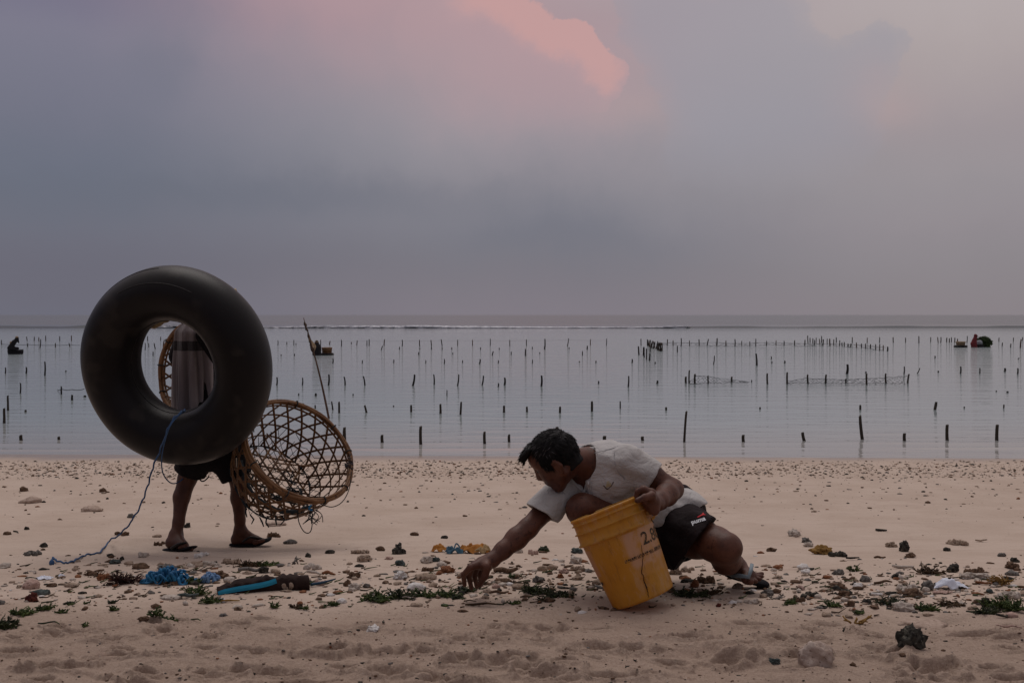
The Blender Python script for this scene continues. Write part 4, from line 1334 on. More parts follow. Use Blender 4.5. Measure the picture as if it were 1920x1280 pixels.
    mk('sandal_strap', *tube(spline([P(455, 1016, Y - .035), P(468, 1007, Y - .03), P(484, 1009, Y - .005), P(496, 1011, Y + .02)], 5), .0085, 6, flat=.6), M_strap_black, s1)
    mk('sandal_strap', *tube(spline([P(462, 1014, Y + .06), P(470, 1006, Y + .05), P(482, 1006, Y + .03), P(490, 1009, Y + .02)], 5), .006, 6), M_strap_black, s1)
    s2 = sole([P(306, 1030, gB.y + .03), P(325, 1030, gB.y), P(345, 1029, gB.y - .05), P(361, 1026, gB.y - .09)], .046)
    mk('sandal_strap', *tube(spline([P(322, 1028, gB.y - .06), P(336, 1020, gB.y - .09), P(349, 1018, gB.y - .07)], 5), [.012, .012, .010], 6, flat=.5), M_strap_black, s2)
    return root, Y
WALK, WY = person_walker()

def inner_tube():
    root = thing('inner_tube', 'huge black rubber inner tube carried upright in front of the walking person', 'inner tube', TUBE_C - Vector((0, 0, .5)))
    k = 5.16 / F
    Rm, rr, rb_ = 138 * k, 51 * k, 58 * k
    nax = Vector((-.22, -1, -.05)).normalized()         # axis, turned a little
    nax = Vector((math.sin(R(-15)) * .86, -math.cos(R(16)), math.sin(R(-8)))).normalized()
    e1 = nax.cross(Vector((0, 0, 1))).normalized(); e2 = e1.cross(nax)
    n, m_ = 120, 40
    V, Fc = [], []
    for i in range(n):
        th = 2 * math.pi * i / n
        rad = e1 * math.cos(th) + e2 * math.sin(th)
        wob = 1 + .012 * math.sin(3 * th + 1) + .008 * math.sin(5 * th)
        for j in range(m_):
            ph = 2 * math.pi * j / m_
            cr_ = rr * wob * math.cos(ph)
            cr_ += -.0035 * math.exp(-((ph - math.pi) / .12) ** 2)
            V.append(TUBE_C + rad * (Rm + cr_) + nax * (rb_ * wob * math.sin(ph)))
    for i in range(n):
        for j in range(m_):
            a, b = (i + 1) % n, (j + 1) % m_
            Fc.append([i * m_ + j, i * m_ + b, a * m_ + b, a * m_ + j])
    body = mk('tube_body', V, Fc, M_rubber, root)
    for ph, a0, a1 in ((R(20), R(20), R(88)), (R(62), R(62), R(118)), (R(168), R(0), R(359))):
        pts = []
        for th in np.linspace(a0, a1, 40):
            rad = e1 * math.cos(th) + e2 * math.sin(th)
            wob = 1 + .012 * math.sin(3 * th + 1) + .008 * math.sin(5 * th)
            pts.append(TUBE_C + rad * (Rm + rr * wob * math.cos(ph)) + nax * (rb_ * wob * math.sin(ph)))
        mk('mould_seam', *tube(pts, .0022, 5), M_rubber_seam, body)
    th = R(200)
    rad = e1 * math.cos(th) + e2 * math.sin(th)
    p0 = TUBE_C + rad * (Rm - rr * .9) + nax * (-.05)
    mk('valve_stem', *tube([p0, p0 - rad * .03, p0 - rad * .05 - nax * .02], [.008, .006, .005], 8), M_rubber_seam, root)
inner_tube()

def carrying_pole():
    a, b_ = P(288, 607, WY - .12), P(444, 547, WY + .06)
    d = (b_ - a)
    pts, rr = [], []
    for q in np.linspace(-.02, 1.0, 26):
        pts.append(a + d * q + Vector((0, 0, .012 * math.sin(q * math.pi))))
        rr.append(.021 + (.004 if int(q * 25) % 7 == 3 else 0) + (.006 if q < .08 else 0))
    V, Fc = tube(pts, rr, 12)
    v, fc = ico(2)
    V2, F2 = merge([(V, Fc), (v * .027 + np.array(a + Vector((-.004, 0, 0))), fc)])
    solo('carrying_pole', V2, F2, M_bamboo, 'pale bamboo carrying pole on the walking person’s shoulder behind the inner tube'.replace('’', "'"), 'pole')
carrying_pole()

# ------------------------------------------------------------------ baskets of hexagonal open weave
def basket(name, label, c, nrm, roll, Rr, Hb, cat='basket', group=None, N=22, hoops=4, wst=.0086, net=True, share=None):
    zax = Vector(nrm).normalized()
    xax = Vector((1, 0, 0)); xax = (xax - zax * xax.dot(zax)).normalized()
    yax = zax.cross(xax)
    M = Matrix((xax, yax, zax)).transposed().to_4x4() @ Matrix.Rotation(roll, 4, 'Z')
    root = thing(name, label, cat, c, group)
    root.rotation_euler = M.to_euler()
    def rad(z):
        q = -z / Hb
        return Rr * (1 - .10 * q - .16 * q ** 3)
    def put(nm, V, Fc, m_, par=root):
        return mk(nm, [tuple(v) for v in V], Fc, m_, par, True, local=True)
    if share:
        for o in share.children:
            cp = o.copy(); COL.objects.link(cp); cp.parent = root
            for ch in o.children:
                c2 = ch.copy(); COL.objects.link(c2); c2.parent = cp
        return root
    # rim: a bundle of split canes lashed together
    for k_, (dr, dz, r_) in enumerate(((.004, 0, .0085), (-.007, .003, .0075), (.008, -.013, .0065), (-.005, -.014, .0065))):
        pts = [((Rr + dr + .0018 * math.sin(9 * t_ + k_)) * math.cos(t_), (Rr + dr + .0018 * math.sin(9 * t_ + k_)) * math.sin(t_), dz + .0022 * math.sin(7 * t_ + 2 * k_)) for t_ in np.linspace(0, 2 * math.pi, 73)[:-1]]
        put('rim_cane', *tube(pts, r_, 7, closed=True), M_rattan_rim)
    for k_ in range(9):
        t_ = 2 * math.pi * (k_ + .3 * RNG.random()) / 9
        o = Vector((Rr * math.cos(t_), Rr * math.sin(t_), -.005)); er = Vector((math.cos(t_), math.sin(t_), 0))
        pts = [o + er * (.017 * math.cos(a_)) + Vector((0, 0, .019 * math.sin(a_))) for a_ in np.linspace(0, 2 * math.pi, 13)[:-1]]
        put('rim_lashing', *tube(pts, .0035, 5, closed=True), M_net)
    dphi = (Hb / math.sqrt(3)) / (Rr * .93)
    for k_ in range(hoops):
        z = -Hb * (k_ + .5) * math.pi / (N * dphi)
        pts = [((rad(z)) * math.cos(t_), rad(z) * math.sin(t_), z) for t_ in np.linspace(0, 2 * math.pi, 61)[:-1]]
        put('weave_hoop', *tube(pts, wst, 4, closed=True, flat=.22, up=lambda i, p: Vector((p[0], p[1], 0))), M_rattan)
    dphi = (Hb / math.sqrt(3)) / (Rr * .93)
    for sgn in (1, -1):
        me = None
        for k_ in range(N):
            a0 = 2 * math.pi * k_ / N
            if me is None:
                pts = []
                for q in np.linspace(0, 1, 15):
                    z = -Hb * q
                    a_ = sgn * dphi * q
                    r_ = rad(z) + sgn * .0025 + .0015 * math.sin(q * 25)
                    pts.append(Vector((r_ * math.cos(a_), r_ * math.sin(a_), z)))
                o = put('weave_strip', *tube(pts, wst, 4, flat=.22, up=lambda i, p: Vector((p[0], p[1], 0))), M_rattan)
                me = o.data
            else:
                o = link(bpy.data.objects.new('weave_strip', me), root)
            o.rotation_euler = (0, 0, a0)
    # woven floor
    rf = rad(-Hb)
    for fam in range(3):
        for k_ in range(-3, 4):
            off_ = (k_ + .5) * rf * .29
            if abs(off_) > rf * .95: continue
            hl = math.sqrt(rf * rf - off_ * off_)
            o = put('base_strip', *tube([(-hl, off_, -Hb - .001 * fam), (0, off_, -Hb - .004 + .001 * fam), (hl, off_, -Hb - .001 * fam)], wst, 4, flat=.22, up=(0, 0, 1)), M_rattan)
            o.rotation_euler = (0, 0, fam * math.pi / 3)
    pts = [((rf + .004 + .004 * math.sin(5 * t_)) * math.cos(t_), (rf + .004) * math.sin(t_), -Hb + .006 * math.sin(4 * t_)) for t_ in np.linspace(0, 2 * math.pi, 49)[:-1]]
    put('base_band', *tube(pts, [.005 + .002 * math.sin(i * 1.7) for i in range(48)], 6, closed=True), M_net)
    return root
def front_basket():
    Yb = 5.42
    c = P(562, 842, Yb)
    nrm = Vector((.60, -.50, .64))
    root = basket('basket', 'big open-weave cane basket with torn net, hanging mouth outward ahead of the walker', c, nrm, .3, 112 * Yb / F, .33)
    M = root.rotation_euler.to_matrix()
    inv = M.inverted()
    loc = lambda p: inv @ (Vector(p) - c)
    put = lambda nm, V, Fc, m_, par=root, kind=None: tag(mk(nm, [tuple(loc(v)) for v in V], Fc, m_, par, True, local=True), kind=kind)
    # torn net inside, sagging over the floor
    L = []
    Rr, Hb = 112 * Yb / F, .33
    def bowl(u_, v_):
        r_ = math.hypot(u_, v_); q = min(1, r_ / (Rr * .80))
        z = -Hb + .022 + .16 * q ** 3 + .02 * vnoise([u_ * 9, v_ * 9, 1.], 3)
        return M @ Vector((u_, v_, float(z))) + c
    st = .040
    for k_ in range(-12, 13):
        for sg in (1, -1):
            pts = []
            for q in np.linspace(-1, 1, 17):
                a_ = q * Rr * .82; b_ = k_ * st
                u_, v_ = (a_ + b_ * sg) * .7071, (a_ * sg - b_) * .7071
                if math.hypot(u_, v_) < Rr * .80 and (u_ > -.16 or RNG.random() < .75):
                    pts.append(bowl(u_ + .006 * math.sin(q * 20), v_ + .006 * math.cos(q * 17)))
            if len(pts) > 3:
                L.append(tube(pts, .0022, 3, cap=False))
    for i in range(14):
        a_ = RNG.uniform(0, 6.28); u_, v_ = .12 * math.cos(a_), .12 * math.sin(a_) - .04
        pts = [bowl(u_ + RNG.uniform(-.05, .05), v_ + RNG.uniform(-.05, .05)) + Vector((0, 0, RNG.uniform(0, .03))) for _ in range(5)]
        L.append(tube(spline(pts, 4), .003, 4))
    put('net_lining', *merge(L), M_net, kind='stuff')
    # loose canes lying inside
    for pts in ([(500, 812), (535, 858), (556, 885)], [(518, 868), (560, 872), (585, 873)], [(488, 795), (505, 838), (520, 846)], [(559, 868), (561, 890), (558, 905)]):
        put('loose_cane', *tube(spline([P(x, y, Yb + .02 + .03 * i) for i, (x, y) in enumerate(pts)], 4), .006, 5, flat=.5), M_rattan_rim)
    # dark netting bunched along the outside of the floor, frayed skirt hanging below
    pts = spline([P(452, 866, Yb + .02), P(462, 905, Yb - .06), P(485, 936, Yb - .10), P(518, 955, Yb - .12), P(552, 959, Yb - .10), P(580, 950, Yb - .06)], 8)
    pts = [p + Vector((RNG.uniform(-.004, .004), 0, RNG.uniform(-.005, .005))) for p in pts]
    put('net_roll', *tube(pts, [.009 + .006 * RNG.random() for _ in pts], 6), M_net)
    L = []
    cols = 13
    top = spline([P(455, 880, Yb - .02), P(470, 918, Yb - .08), P(494, 943, Yb - .11), P(525, 957, Yb - .12)], 4)
    bot = spline([P(452, 940, Yb), P(470, 966, Yb - .05), P(500, 970, Yb - .09), P(528, 967, Yb - .11)], 4)
    n_ = len(top)
    gridp = [[top[i].lerp(bot[i], r_) + Vector((RNG.uniform(-.006, .006), RNG.uniform(-.01, .01), RNG.uniform(-.006, .006))) for i in range(n_)] for r_ in np.linspace(0, 1, 5)]
    for r_ in range(4):
        for i in range(n_ - 1):
            if (i + r_) % 2 == 0: L.append(tube([gridp[r_][i], gridp[r_ + 1][i + 1]], .0018, 3))
            else: L.append(tube([gridp[r_][i + 1], gridp[r_ + 1][i]], .0018, 3))
    for i in range(0, n_, 2):
        p = gridp[4][i]
        L.append(tube([p, p + Vector((RNG.uniform(-.01, .02), 0, -.025)), p + Vector((RNG.uniform(-.02, .03), 0, -.05))], [.004, .005, .003], 5))
    for i in range(10):
        p = P(585 + RNG.uniform(-8, 12), 952 + RNG.uniform(0, 8), Yb - .05)
        L.append(tube(spline([p, p + Vector((RNG.uniform(-.03, .04), 0, -.03)), p + Vector((RNG.uniform(-.05, .08), 0, -.07))], 3), .0022, 4))
    put('net_fringe', *merge(L), M_net, kind='stuff')
    put('cord_loop', *tube(spline([P(558, 962, Yb - .10), P(561, 980, Yb - .10), P(570, 996, Yb - .10), P(580, 998, Yb - .10), P(585, 985, Yb - .09), P(585, 952, Yb - .08)], 6), .0028, 5), M_rope_dark)
    put('cord_loop', *tube(spline([P(601, 944, Yb - .05), P(622, 950, Yb - .06), P(642, 940, Yb - .04), P(655, 915, Yb), P(659, 884, Yb + .02)], 6), .0026, 5), M_rope_dark)
    L = []
    for i in range(16):
        p = P(655 + RNG.uniform(-6, 7), 868 + RNG.uniform(-9, 9), Yb + RNG.uniform(-.02, .02))
        L.append(tube(spline([p, p + Vector((RNG.uniform(-.02, .02), RNG.uniform(-.01, .01), RNG.uniform(-.02, .02))), p + Vector((RNG.uniform(-.02, .025), 0, RNG.uniform(-.03, .03)))], 3), .0035, 4))
    put('rope_knot', *merge(L), mat('knot_rope', (.03, .035, .05), (.15, .10, .07), 60, .9))
    p = P(580, 950, Yb - .10)
    put('blue_tie', *tube(spline([p, p + Vector((.012, -.01, .012)), p + Vector((0, -.012, -.008)), p + Vector((.02, -.01, -.015))], 4), .005, 5), mat('bright_blue_tie', (.02, .16, .34), None, rough=.7))
    # hanging cords up to the pole
    top_ = P(444, 549, WY + .05)
    for (x, y) in ((500, 752), (476, 810)):
        put('hanging_cord', *tube([P(x, y, Yb + .05), P(470, 650, Yb + .05), top_], .003, 5), M_rope_dark)
    return root
FB = front_basket()
basket('basket', 'open-weave cane basket seen edge-on through the hole of the inner tube', P(349, 693, WY + .34), Vector((-.58, -.75, .10)), .8, 86 * (WY + .34) / F, .30, share=None)

def ropes():
    Yt = 5.16 - .30
    k = lambda x, y, d: P(x, y, d)
    pts = spline([k(346, 768, 5.10), k(338, 774, 4.93), k(324, 787, 4.86), k(312, 812, 4.87), k(300, 845, 4.97), k(288, 872, 5.02), k(280, 900, 5.08), k(272, 925, 5.1), k(262, 950, 5.1), k(246, 977, 5.1), k(225, 1001, 5.15)] + [G(205, 1020) + Vector((0, 0, .02)), G(188, 1037) + Vector((0, 0, .008)), G(160, 1043) + Vector((0, 0, .008)), G(140, 1053) + Vector((0, 0, .008)), G(122, 1058) + Vector((0, 0, .008)), G(104, 1053) + Vector((0, 0, .010)), G(99, 1050) + Vector((0, 0, .012)), G(97, 1057) + Vector((0, 0, .008))], 7)
    pts = [p + Vector((.003 * math.sin(i * .9), 0, .003 * math.sin(i * 1.7))) for i, p in enumerate(pts)]
    v, fc = tube(pts, .0046, 6)
    v2, f2 = ico(2)
    e = G(97, 1058)
    V, Fc = merge([(v, fc), (v2 * np.array([.012, .012, .016]) + np.array(e + Vector((0, 0, .008))), f2)])
    solo('rope', V, Fc, M_rope, 'thin blue rope trailing from the inner tube to the sand', 'rope')
    pts = spline([k(348, 770, 5.12), k(334, 780, 4.91), k(318, 800, 4.85), k(306, 840, 4.95), k(303, 868, 5.05), k(306, 888, 5.2), k(316, 902, 5.3), k(328, 906, 5.4), k(342, 898, 5.45), k(360, 880, 5.52)], 7)
    solo('cord', *tube(pts, .0034, 5), M_rope, 'slack cord looping below the inner tube back to the shorts', 'cord')
    pts = spline([k(372, 890, WY - .12), k(376, 900, WY - .1), k(383, 901, WY - .08), k(392, 893, WY - .06)], 5)
    solo('cord', *tube(pts, .004, 5), M_rope_dark, 'short dark cord sagging between the walking legs of the shorts', 'cord')
ropes()

# ================================================================== STAKES OF THE SEAWEED FARM
def stake_mesh(name, seed, m_, crook=0.0):
    """unit stake: radius 1 at the middle, from z = -.6 (under water) to z = 1"""
    n, lv = 8, 7
    V, Fc = [], []
    for j in range(lv):
        z = -.6 + 1.6 * j / (lv - 1)
        cx = crook * math.sin(z * 2.4) + .10 * float(vnoise([z * 2, seed, 0.], 1))
        for i in range(n):
            a = 2 * math.pi * i / n
            r_ = (1.05 - .18 * z) * (1 + .16 * float(vnoise([math.cos(a) * 1.3 + seed, math.sin(a) * 1.3, z * 3.], 2)))
            V.append((r_ * math.cos(a) + cx, r_ * math.sin(a), z + (.03 * math.cos(a + seed) if j == lv - 1 else 0)))
    for j in range(lv - 1):
        for i in range(n):
            l_ = (i + 1) % n
            Fc.append([j * n + i, j * n + l_, (j + 1) * n + l_, (j + 1) * n + i])
    Fc.append([(lv - 1) * n + i for i in range(n)])
    me = bpy.data.meshes.new(name); me.from_pydata(V, [], Fc); me.materials.append(m_)
    me.polygons.foreach_set('use_smooth', [True] * (len(Fc) - 1) + [False]); me.update()
    return me
SM = [stake_mesh('stake', i * 3.7, m_, c_) for i, (m_, c_) in enumerate([(M_wood_wet, 0), (M_wood_dark, .15), (M_wood_wet, .35), (M_wood_red, .0), (M_wood_dark, .5), (M_wood_wet, -.3)])]
ORD = 'first second third fourth fifth sixth seventh eighth ninth tenth eleventh twelfth thirteenth fourteenth fifteenth sixteenth seventeenth eighteenth nineteenth twentieth'.split()
ORD += ['twenty-' + o for o in ORD[:9]] + ['thirtieth'] + ['thirty-' + o for o in ORD[:9]]
# row name: [(x, top, waterline, width, lean px)]
ROWS = {
 'in the row closest to the beach': [(40,815,825,6),(111,818,824,5),(647,801,832,6.5),(717,815,829,6),(789,799,833,6),(909,809,832,5.5),(955,814,829,5),(1045,800,812,6),(1134,817,826,7),(1205,818,825,6),(1283,771,829,4.5,-3),(1394,815,828,6),(1508,810,826,6,3),(1617,779,823,6,5),(1696,812,826,6),(1776,796,825,6),(1869,796,825,6)],
 'in the second row from the beach': [(15,741,769,4),(8,765,793,5),(48,768,772,4),(569,756,762,3),(591,759,765,3),(624,752,768,3,2),(636,753,774,4),(687,759,773,4,3),(738,760,762,2.5),(771,759,772,4),(826,757,775,4.5),(863.5,753,777,4,-1),(945,760,773,4.5),(988,762,772,4),(1050,762,774,4),(1110,752,771,4.5),(1163,752,766,2.5),(1249,763,769,4),(1425,763,767,3),(1613,759,768,4),(1753,753,768,5,-3),(1808,762,765,2.5),(1882,758,765,2.5)],
 'between the second and third rows': [(115,724,739,3),(135,740,750,4),(159,741,744,5),(560,737,741,2.5),(592,737,742,4),(662,738,741,2.5),(838,731,742,2),(1868,732,734,2.5),(1889,733,736,4)],
 'in the third row from the beach': [(38,718,737,2.8),(519,707,722,3),(567,708,722,2.6),(616,702,722,3.6),(647,706,722,3,2),(684,705,722,3,3),(774,702,723,4,-3),(814,702,721,3,1),(858,702,723,3,-2),(904,704,722,3,-2),(934,718,725,3),(946,708,722,4),(1015,704,724,4),(1122,714,719,3),(1178,705,725,3,-1),(1232,713,719,4),(1409,712,716,2.2)],
 'of the sagging net by the shallows': [(1286,706,718,4),(1292,694,718,3),(1303,701,719,4),(1328,704,718,3),(1372,706,716,3.5),(1439,700,720,3.5),(1476,698,720,3.5),(1515,702,719,3.5,1),(1548,702,719,3.5,-2),(1586,710,718,3),(1625,700,721,3.5),(1661,700,718,3.5),(1702,701,718,3.5,-2)],
 'in the sparse line past the third row': [(10,689,700,2.5),(49,688,700,3),(84,678,704,3),(123,694,697,2.5),(624,672,681,2.5),(679,675,681,2),(738,674,680,2.2),(798,675,681,2),(833,673,682,2.2),(867,675,680,2),(899,673,682,3,-1),(934,675,681,2),(998,674,681,2),(1086,677,679,2.5),(1117,676,680,2.5),(1185,673,680,3),(1228,678,682,2.5),(1338,667,683,2.2,-2),(1419,663,685,3.5,2),(1446,668,673,2.2),(1447,677,681,2.2),(1471,676,681,3),(1588,683,701,5),(1623,696,699,3),(1695,687,701,2.5),(1720,689,700,2,-5),(1753,667,671,2.5),(1759,695,698,3),(1801,687,700,3),(1837,690,700,2.5),(1884,690,696,4),(1909,670,673,2,-2),(1908,690,701,3)],
 'in the low line before the far stakes': [(287,659,667,2),(527,664,667,2),(552,663,667,2),(715,648,656,2,-2),(749,650,655,2),(785,660,665,2.2),(787,652,655,2.2),(809,650,655,2.2),(829,651,655,2),(847,651,655,2),(849,661,664,2),(901,651,655,2),(923,658,666,2.5,-2),(936,652,655,2),(958.5,659,665,2),(985,654,667,2.5),(998,650,654,2),(1012,660,663,2),(1021,649,655,2.8),(1067,651,654,2),(1092,658,666,2),(1101,648,655,2.6),(1198,649,665,3,1),(1206,651,666,2.2),(1208,650,670,2.2),(1212,653,674,2.5),(1218,662,676,3),(1219,650,660,2.2),(1270,648,660,2.2)],
}
FAR = [(3,637,646),(51,631,639,1.6,1),(64,631,639),(73,632,640),(75,636,652,2,-1),(86,629,639),(112,630,639),(134,629,639),(52,643,650),(104,643,651,2),(131,643,650,2,2),(277,630,639),(301,631,638),(272,643,656),(279,643,651),(291,643,654,2,2),(306,637,650,2.2,-2),
 (521,638,647),(538,641,646),(551,637,647),(555,643,646),(601,637,647),(618,639,646,1.8,-1),(640,637,649,2),(659,641,645),(669,638,647,1.8,-1),(688,638,648),(692,636,648,2),(720,636,648,2,-1),(754,637,649,2),(787,637,649,2),(809,637,648,2,1),(829,636,648,2,2),(858,637,648,1.8),(886,637,648),(919,635,648),(956,637,649),(987,636,648),(1022,635,649,2.5),(1064,634,649,1.8,-2),(1107,636,647),(1137,635,647)]
FENCE = [(1202,635,648),(1214,636,648,2.5),(1251,636,647,2),(1262,638,648,2),(1277,634,649,2.2),(1293,638,648),(1311,636,648,2),(1326,635,647,2.2,-2),(1344,634,648,2.6),(1361,638,648,2),(1378,636,649,2.4),(1391,639,648),(1406,640,648),(1417,635,649,2),(1437,639,648,2),(1455,638,647),(1470,639,647,2),(1490,638,648,2),(1509,637,648,2),(1527,637,647,2),(1543,636,648,2.5),(1556,635,648,2.5),(1574,638,648,2),(1579,642,649,2),(1583,641,650,2),(1590,644,650,2.4),(1595,644,650,2.4),(1606,642,652,2),(1615,644,652,2),(1623,644,653,2),(1632,645,653,2),(1642,645,656,2),(1649,645,657,2),(1656,647,657,2),(1664,650,658,3)]
BACK = [(1515,629,643,1.8),(1519,633,642),(1524,634,643,2),(1530,633,643),(1537,635,645,1.8,1),(1540,630,642,2),(1551,635,645),(1563,636,647),(1568,632,642,2),(1598,632,642,1.8),(1626,633,642),(1649,632,642),(1675,632,642,2),(1698,633,642),(1723,630,643,2),(1745,632,641),(1759,632,642,1.8,1),(1764,632,642,2),(1775,633,641,2),(1780,634,642,2),(1784,632,641),(1790,633,642,2),(1795,635,644,2.2),(1813,630,642),(1873,633,640),(1879,642,649,1.8,-1),(1895,644,651,2),(1900,633,640),(1913,636,652,2.5,-1),(1917,632,638)]
def put_stake(t, name, label, group, seed):
    x, top, bas = t[0], t[1], t[2]
    wd = t[3] if len(t) > 3 else 1.7
    ln = t[4] if len(t) > 4 else 0
    b_ = WP(x, bas)
    k = b_.y / F
    o = bpy.data.objects.new(name, SM[seed % len(SM)])
    COL.objects.link(o)
    h_ = max(2.2, bas - top) * k
    o.location = b_
    o.scale = (wd * k / 2, wd * k / 2, h_)
    o.rotation_euler = (RNG.uniform(-.06, .06), math.atan2(-ln * 1.0, max(4, bas - top)) * -1 * -1, RNG.uniform(0, .6))
    tag(o, label, 'stake', group)
    return b_, h_
def size_word(t):
    h_ = t[2] - t[1]; q = h_ * 250.0 / max(1, (t[2] - 590))
    return 'low stub' if h_ <= 5 else ('short stake' if h_ < 12 else ('stake' if h_ < 22 else 'tall stake'))
def lean_word(t):
    l_ = t[4] if len(t) > 4 else 0
    return 'leaning ' if abs(l_) >= 2 else ''
PT = {}
sd_ = 0
for rn, lst in ROWS.items():
    lst = sorted(lst)
    for i, t in enumerate(lst):
        sd_ += 1
        lab = 'dark %s%s %s, %s from the left' % (lean_word(t), size_word(t), rn, ORD[i])
        if t == (1283, 771, 829, 4.5, -3): lab = 'tallest thin stake standing in the row closest to the beach'
        b_, h_ = put_stake(t, 'stake', lab, 'stakes ' + rn, sd_ * 5 + i)
        PT[(t[0], t[2])] = (b_, h_)
for lst, pre, grp in ((FAR, '', 'thin far stakes'), (FENCE, 'of the far net fence, ', 'stakes of the far net fence'), (BACK, 'in the faint line behind the net fence, ', 'stakes behind the net fence')):
    lst = sorted(lst)
    if grp == 'thin far stakes':
        A = [t for t in lst if t[0] < 200]; B_ = [t for t in lst if 200 < t[0] < 400]; C_ = [t for t in lst if t[0] > 400]
        for sub_, where in ((A, 'far out by the kneeling farmer'), (B_, "seen through the inner tube's hole"), (C_, 'on the far line beyond the flag pole')):
            for i, t in enumerate(sub_):
                sd_ += 1
                put_stake(t, 'stake', 'thin %sstake %s, %s from the left' % (lean_word(t), where, ORD[i]), grp, sd_ * 7 + 1)
    else:
        for i, t in enumerate(lst):
            sd_ += 1
            put_stake(t, 'stake', 'thin %sstake %s%s from the left' % (lean_word(t), pre, ORD[i]), grp, sd_ * 7 + 2)
for i in range(17):                                                   # a tangle of spare stakes heaped at the fence's end
    x = 1217 + i * 1.55 + RNG.uniform(-.6, .6)
    put_stake((x, 636 + i * .3 + RNG.uniform(0, 5), 649 + i * .55 + RNG.uniform(-1, 2), 2.2, RNG.uniform(-4, 4)), 'stake', 'dark stake in the dense tangle at the far net fence, %s from the left' % ORD[i], 'stakes in the dense tangle', sd_ + i)

# nets and lines strung between the stakes
def cordline(pts, r_, sag=.0, n=6):
    L = []
    for a, b_ in zip(pts[:-1], pts[1:]):
        L.append(tube([a.lerp(b_, i / n) + Vector((0, 0, -sag * 4 * (i / n) * (1 - i / n))) for i in range(n + 1)], r_, 3, cap=False))
    return L
def netting(xs, tops, bots, r_, cell, label, holes=.12):
    """diamond netting hung between stakes; xs px, tops/bots: px heights of net edges"""
    L = []
    x = xs[0]
    pts = []
    base = np.interp(np.arange(xs[0], xs[-1], cell), xs, bots); tp = np.interp(np.arange(xs[0], xs[-1], cell), xs, tops)
    X = np.arange(xs[0], xs[-1], cell)
    rows = 5
    Gp = []
    for i, x in enumerate(X):
        w0 = WP(x, 719.5 if bots[0] > 690 else 648.5 + max(0, (x - 1570)) * .095)
        k = w0.y / F
        zb = (719 if bots[0] > 690 else 648.5 + max(0, (x - 1570)) * .095)
        Gp.append([w0 + Vector((RNG.uniform(-.25, .25) * cell * k, RNG.uniform(-.1, .1), (zb - (base[i] + (tp[i] - base[i]) * j / (rows - 1))) * k + RNG.uniform(-.008, .008))) for j in range(rows)])
    for i in range(len(X) - 1):
        for j in range(rows - 1):
            if RNG.random() < holes: continue
            if (i + j) % 2 == 0: L.append(tube([Gp[i][j], Gp[i + 1][j + 1]], r_, 3, cap=False))
            else: L.append(tube([Gp[i][j + 1], Gp[i + 1][j]], r_, 3, cap=False))
    L.append(tube([g[-1] for g in Gp], r_ * 1.3, 3)); L.append(tube([g[0] for g in Gp], r_ * 1.2, 3))
    V, Fc = merge(L)
    solo('fishing_net', V, Fc, M_net, label, 'net')
netting([1292, 1305, 1330, 1350, 1372, 1405], [716, 704, 705, 709, 711, 715], [719, 719, 718, 718, 717, 717], .0035, 3.4, 'short dark net sagging between the stakes left of the long net')
netting([1476, 1515, 1550, 1586, 1625, 1661, 1702], [714, 708, 710, 711, 709, 707, 704], [718, 718, 718, 718, 718, 718, 718], .0035, 3.6, 'long dark net hung low along seven stakes in the shallows')
netting([1214, 1262, 1310, 1344, 1380, 1440, 1509, 1570, 1620, 1664], [645, 642, 643, 642, 644, 642, 644, 645, 647, 652], [648, 647, 648, 648, 648, 647, 648, 649, 652, 658], .006, 6, 'low net fence along the far thin stakes', .5)
def line(pts, r_, label):
    L = cordline([WP(x, b_) + Vector((0, 0, h_ * WP(x, b_).y / F)) for x, b_, h_ in pts], r_, .02)
    solo('cord', *merge(L), M_net, label, 'cord')
line([(521, 648, 8), (551, 648, 8), (601, 648, 8), (640, 648, 9), (692, 648, 9), (754, 648, 9), (829, 648, 10), (858, 648, 10), (919, 648, 10), (987, 648, 10), (1064, 648, 11), (1137, 648, 10)], .0035, 'thin line strung along the far stakes beyond the flag pole')
line([(3, 646, 1), (52, 650, 4), (104, 650, 3), (131, 650, 4), (150, 650, 3)], .012, 'thin line between far stakes by the kneeling farmer')
line([(108, 731, 1), (115, 739, 10), (135, 738, 8), (158, 738, 9)], .008, 'slack line from a stake beside the inner tube')

# ------------------------------------------------------------------ far farmers and their floats
M_black = mat('black_cloth', (0.012, 0.011, 0.013), (0.02, 0.018, 0.02), 20, .9)
M_redcloth = mat('maroon_cloth', (0.13, 0.022, 0.026), (0.18, 0.035, 0.038), 12, .9)
M_straw = mat('straw', (0.26, 0.18, 0.11), (0.34, 0.25, 0.16), 20, .9)
M_weed_pile = mat('seaweed_heap', (0.012, 0.020, 0.008), (0.035, 0.058, 0.014), 5, .8)
M_sack = mat('grey_sack', (0.22, 0.23, 0.25), (0.30, 0.31, 0.33), 10, .9)
M_flagcloth = mat('faded_flag_rag', (0.045, 0.034, 0.028), (0.12, 0.085, 0.065), 8, .9)
def at_px(x, bas):
    b_ = WP(x, bas); k = b_.y / F
    return b_, k, (lambda px, py, dy=0.0: b_ + Vector(((px - x) * k, dy, (bas - py) * k)))
def blob_person(root, prims, m_, name='body', h=.03):
    A = np.array([np.minimum(a, b_) - r_ for a, b_, r_, r2 in [(np.array(p[0]), np.array(p[1]), max(p[2], p[3]), 0) for p in prims]]).min(0) - .1
    B_ = np.array([np.maximum(a, b_) + r_ for a, b_, r_, r2 in [(np.array(p[0]), np.array(p[1]), max(p[2], p[3]), 0) for p in prims]]).max(0) + .1
    S = SDF(A, B_, h)
    for a, b_, r1, r2 in prims: S.cap(a, b_, r1, r2, .05)
    V, Fc = S.mesh()
    return mk(name, relax(V, Fc, 1, .3), Fc, m_, root)
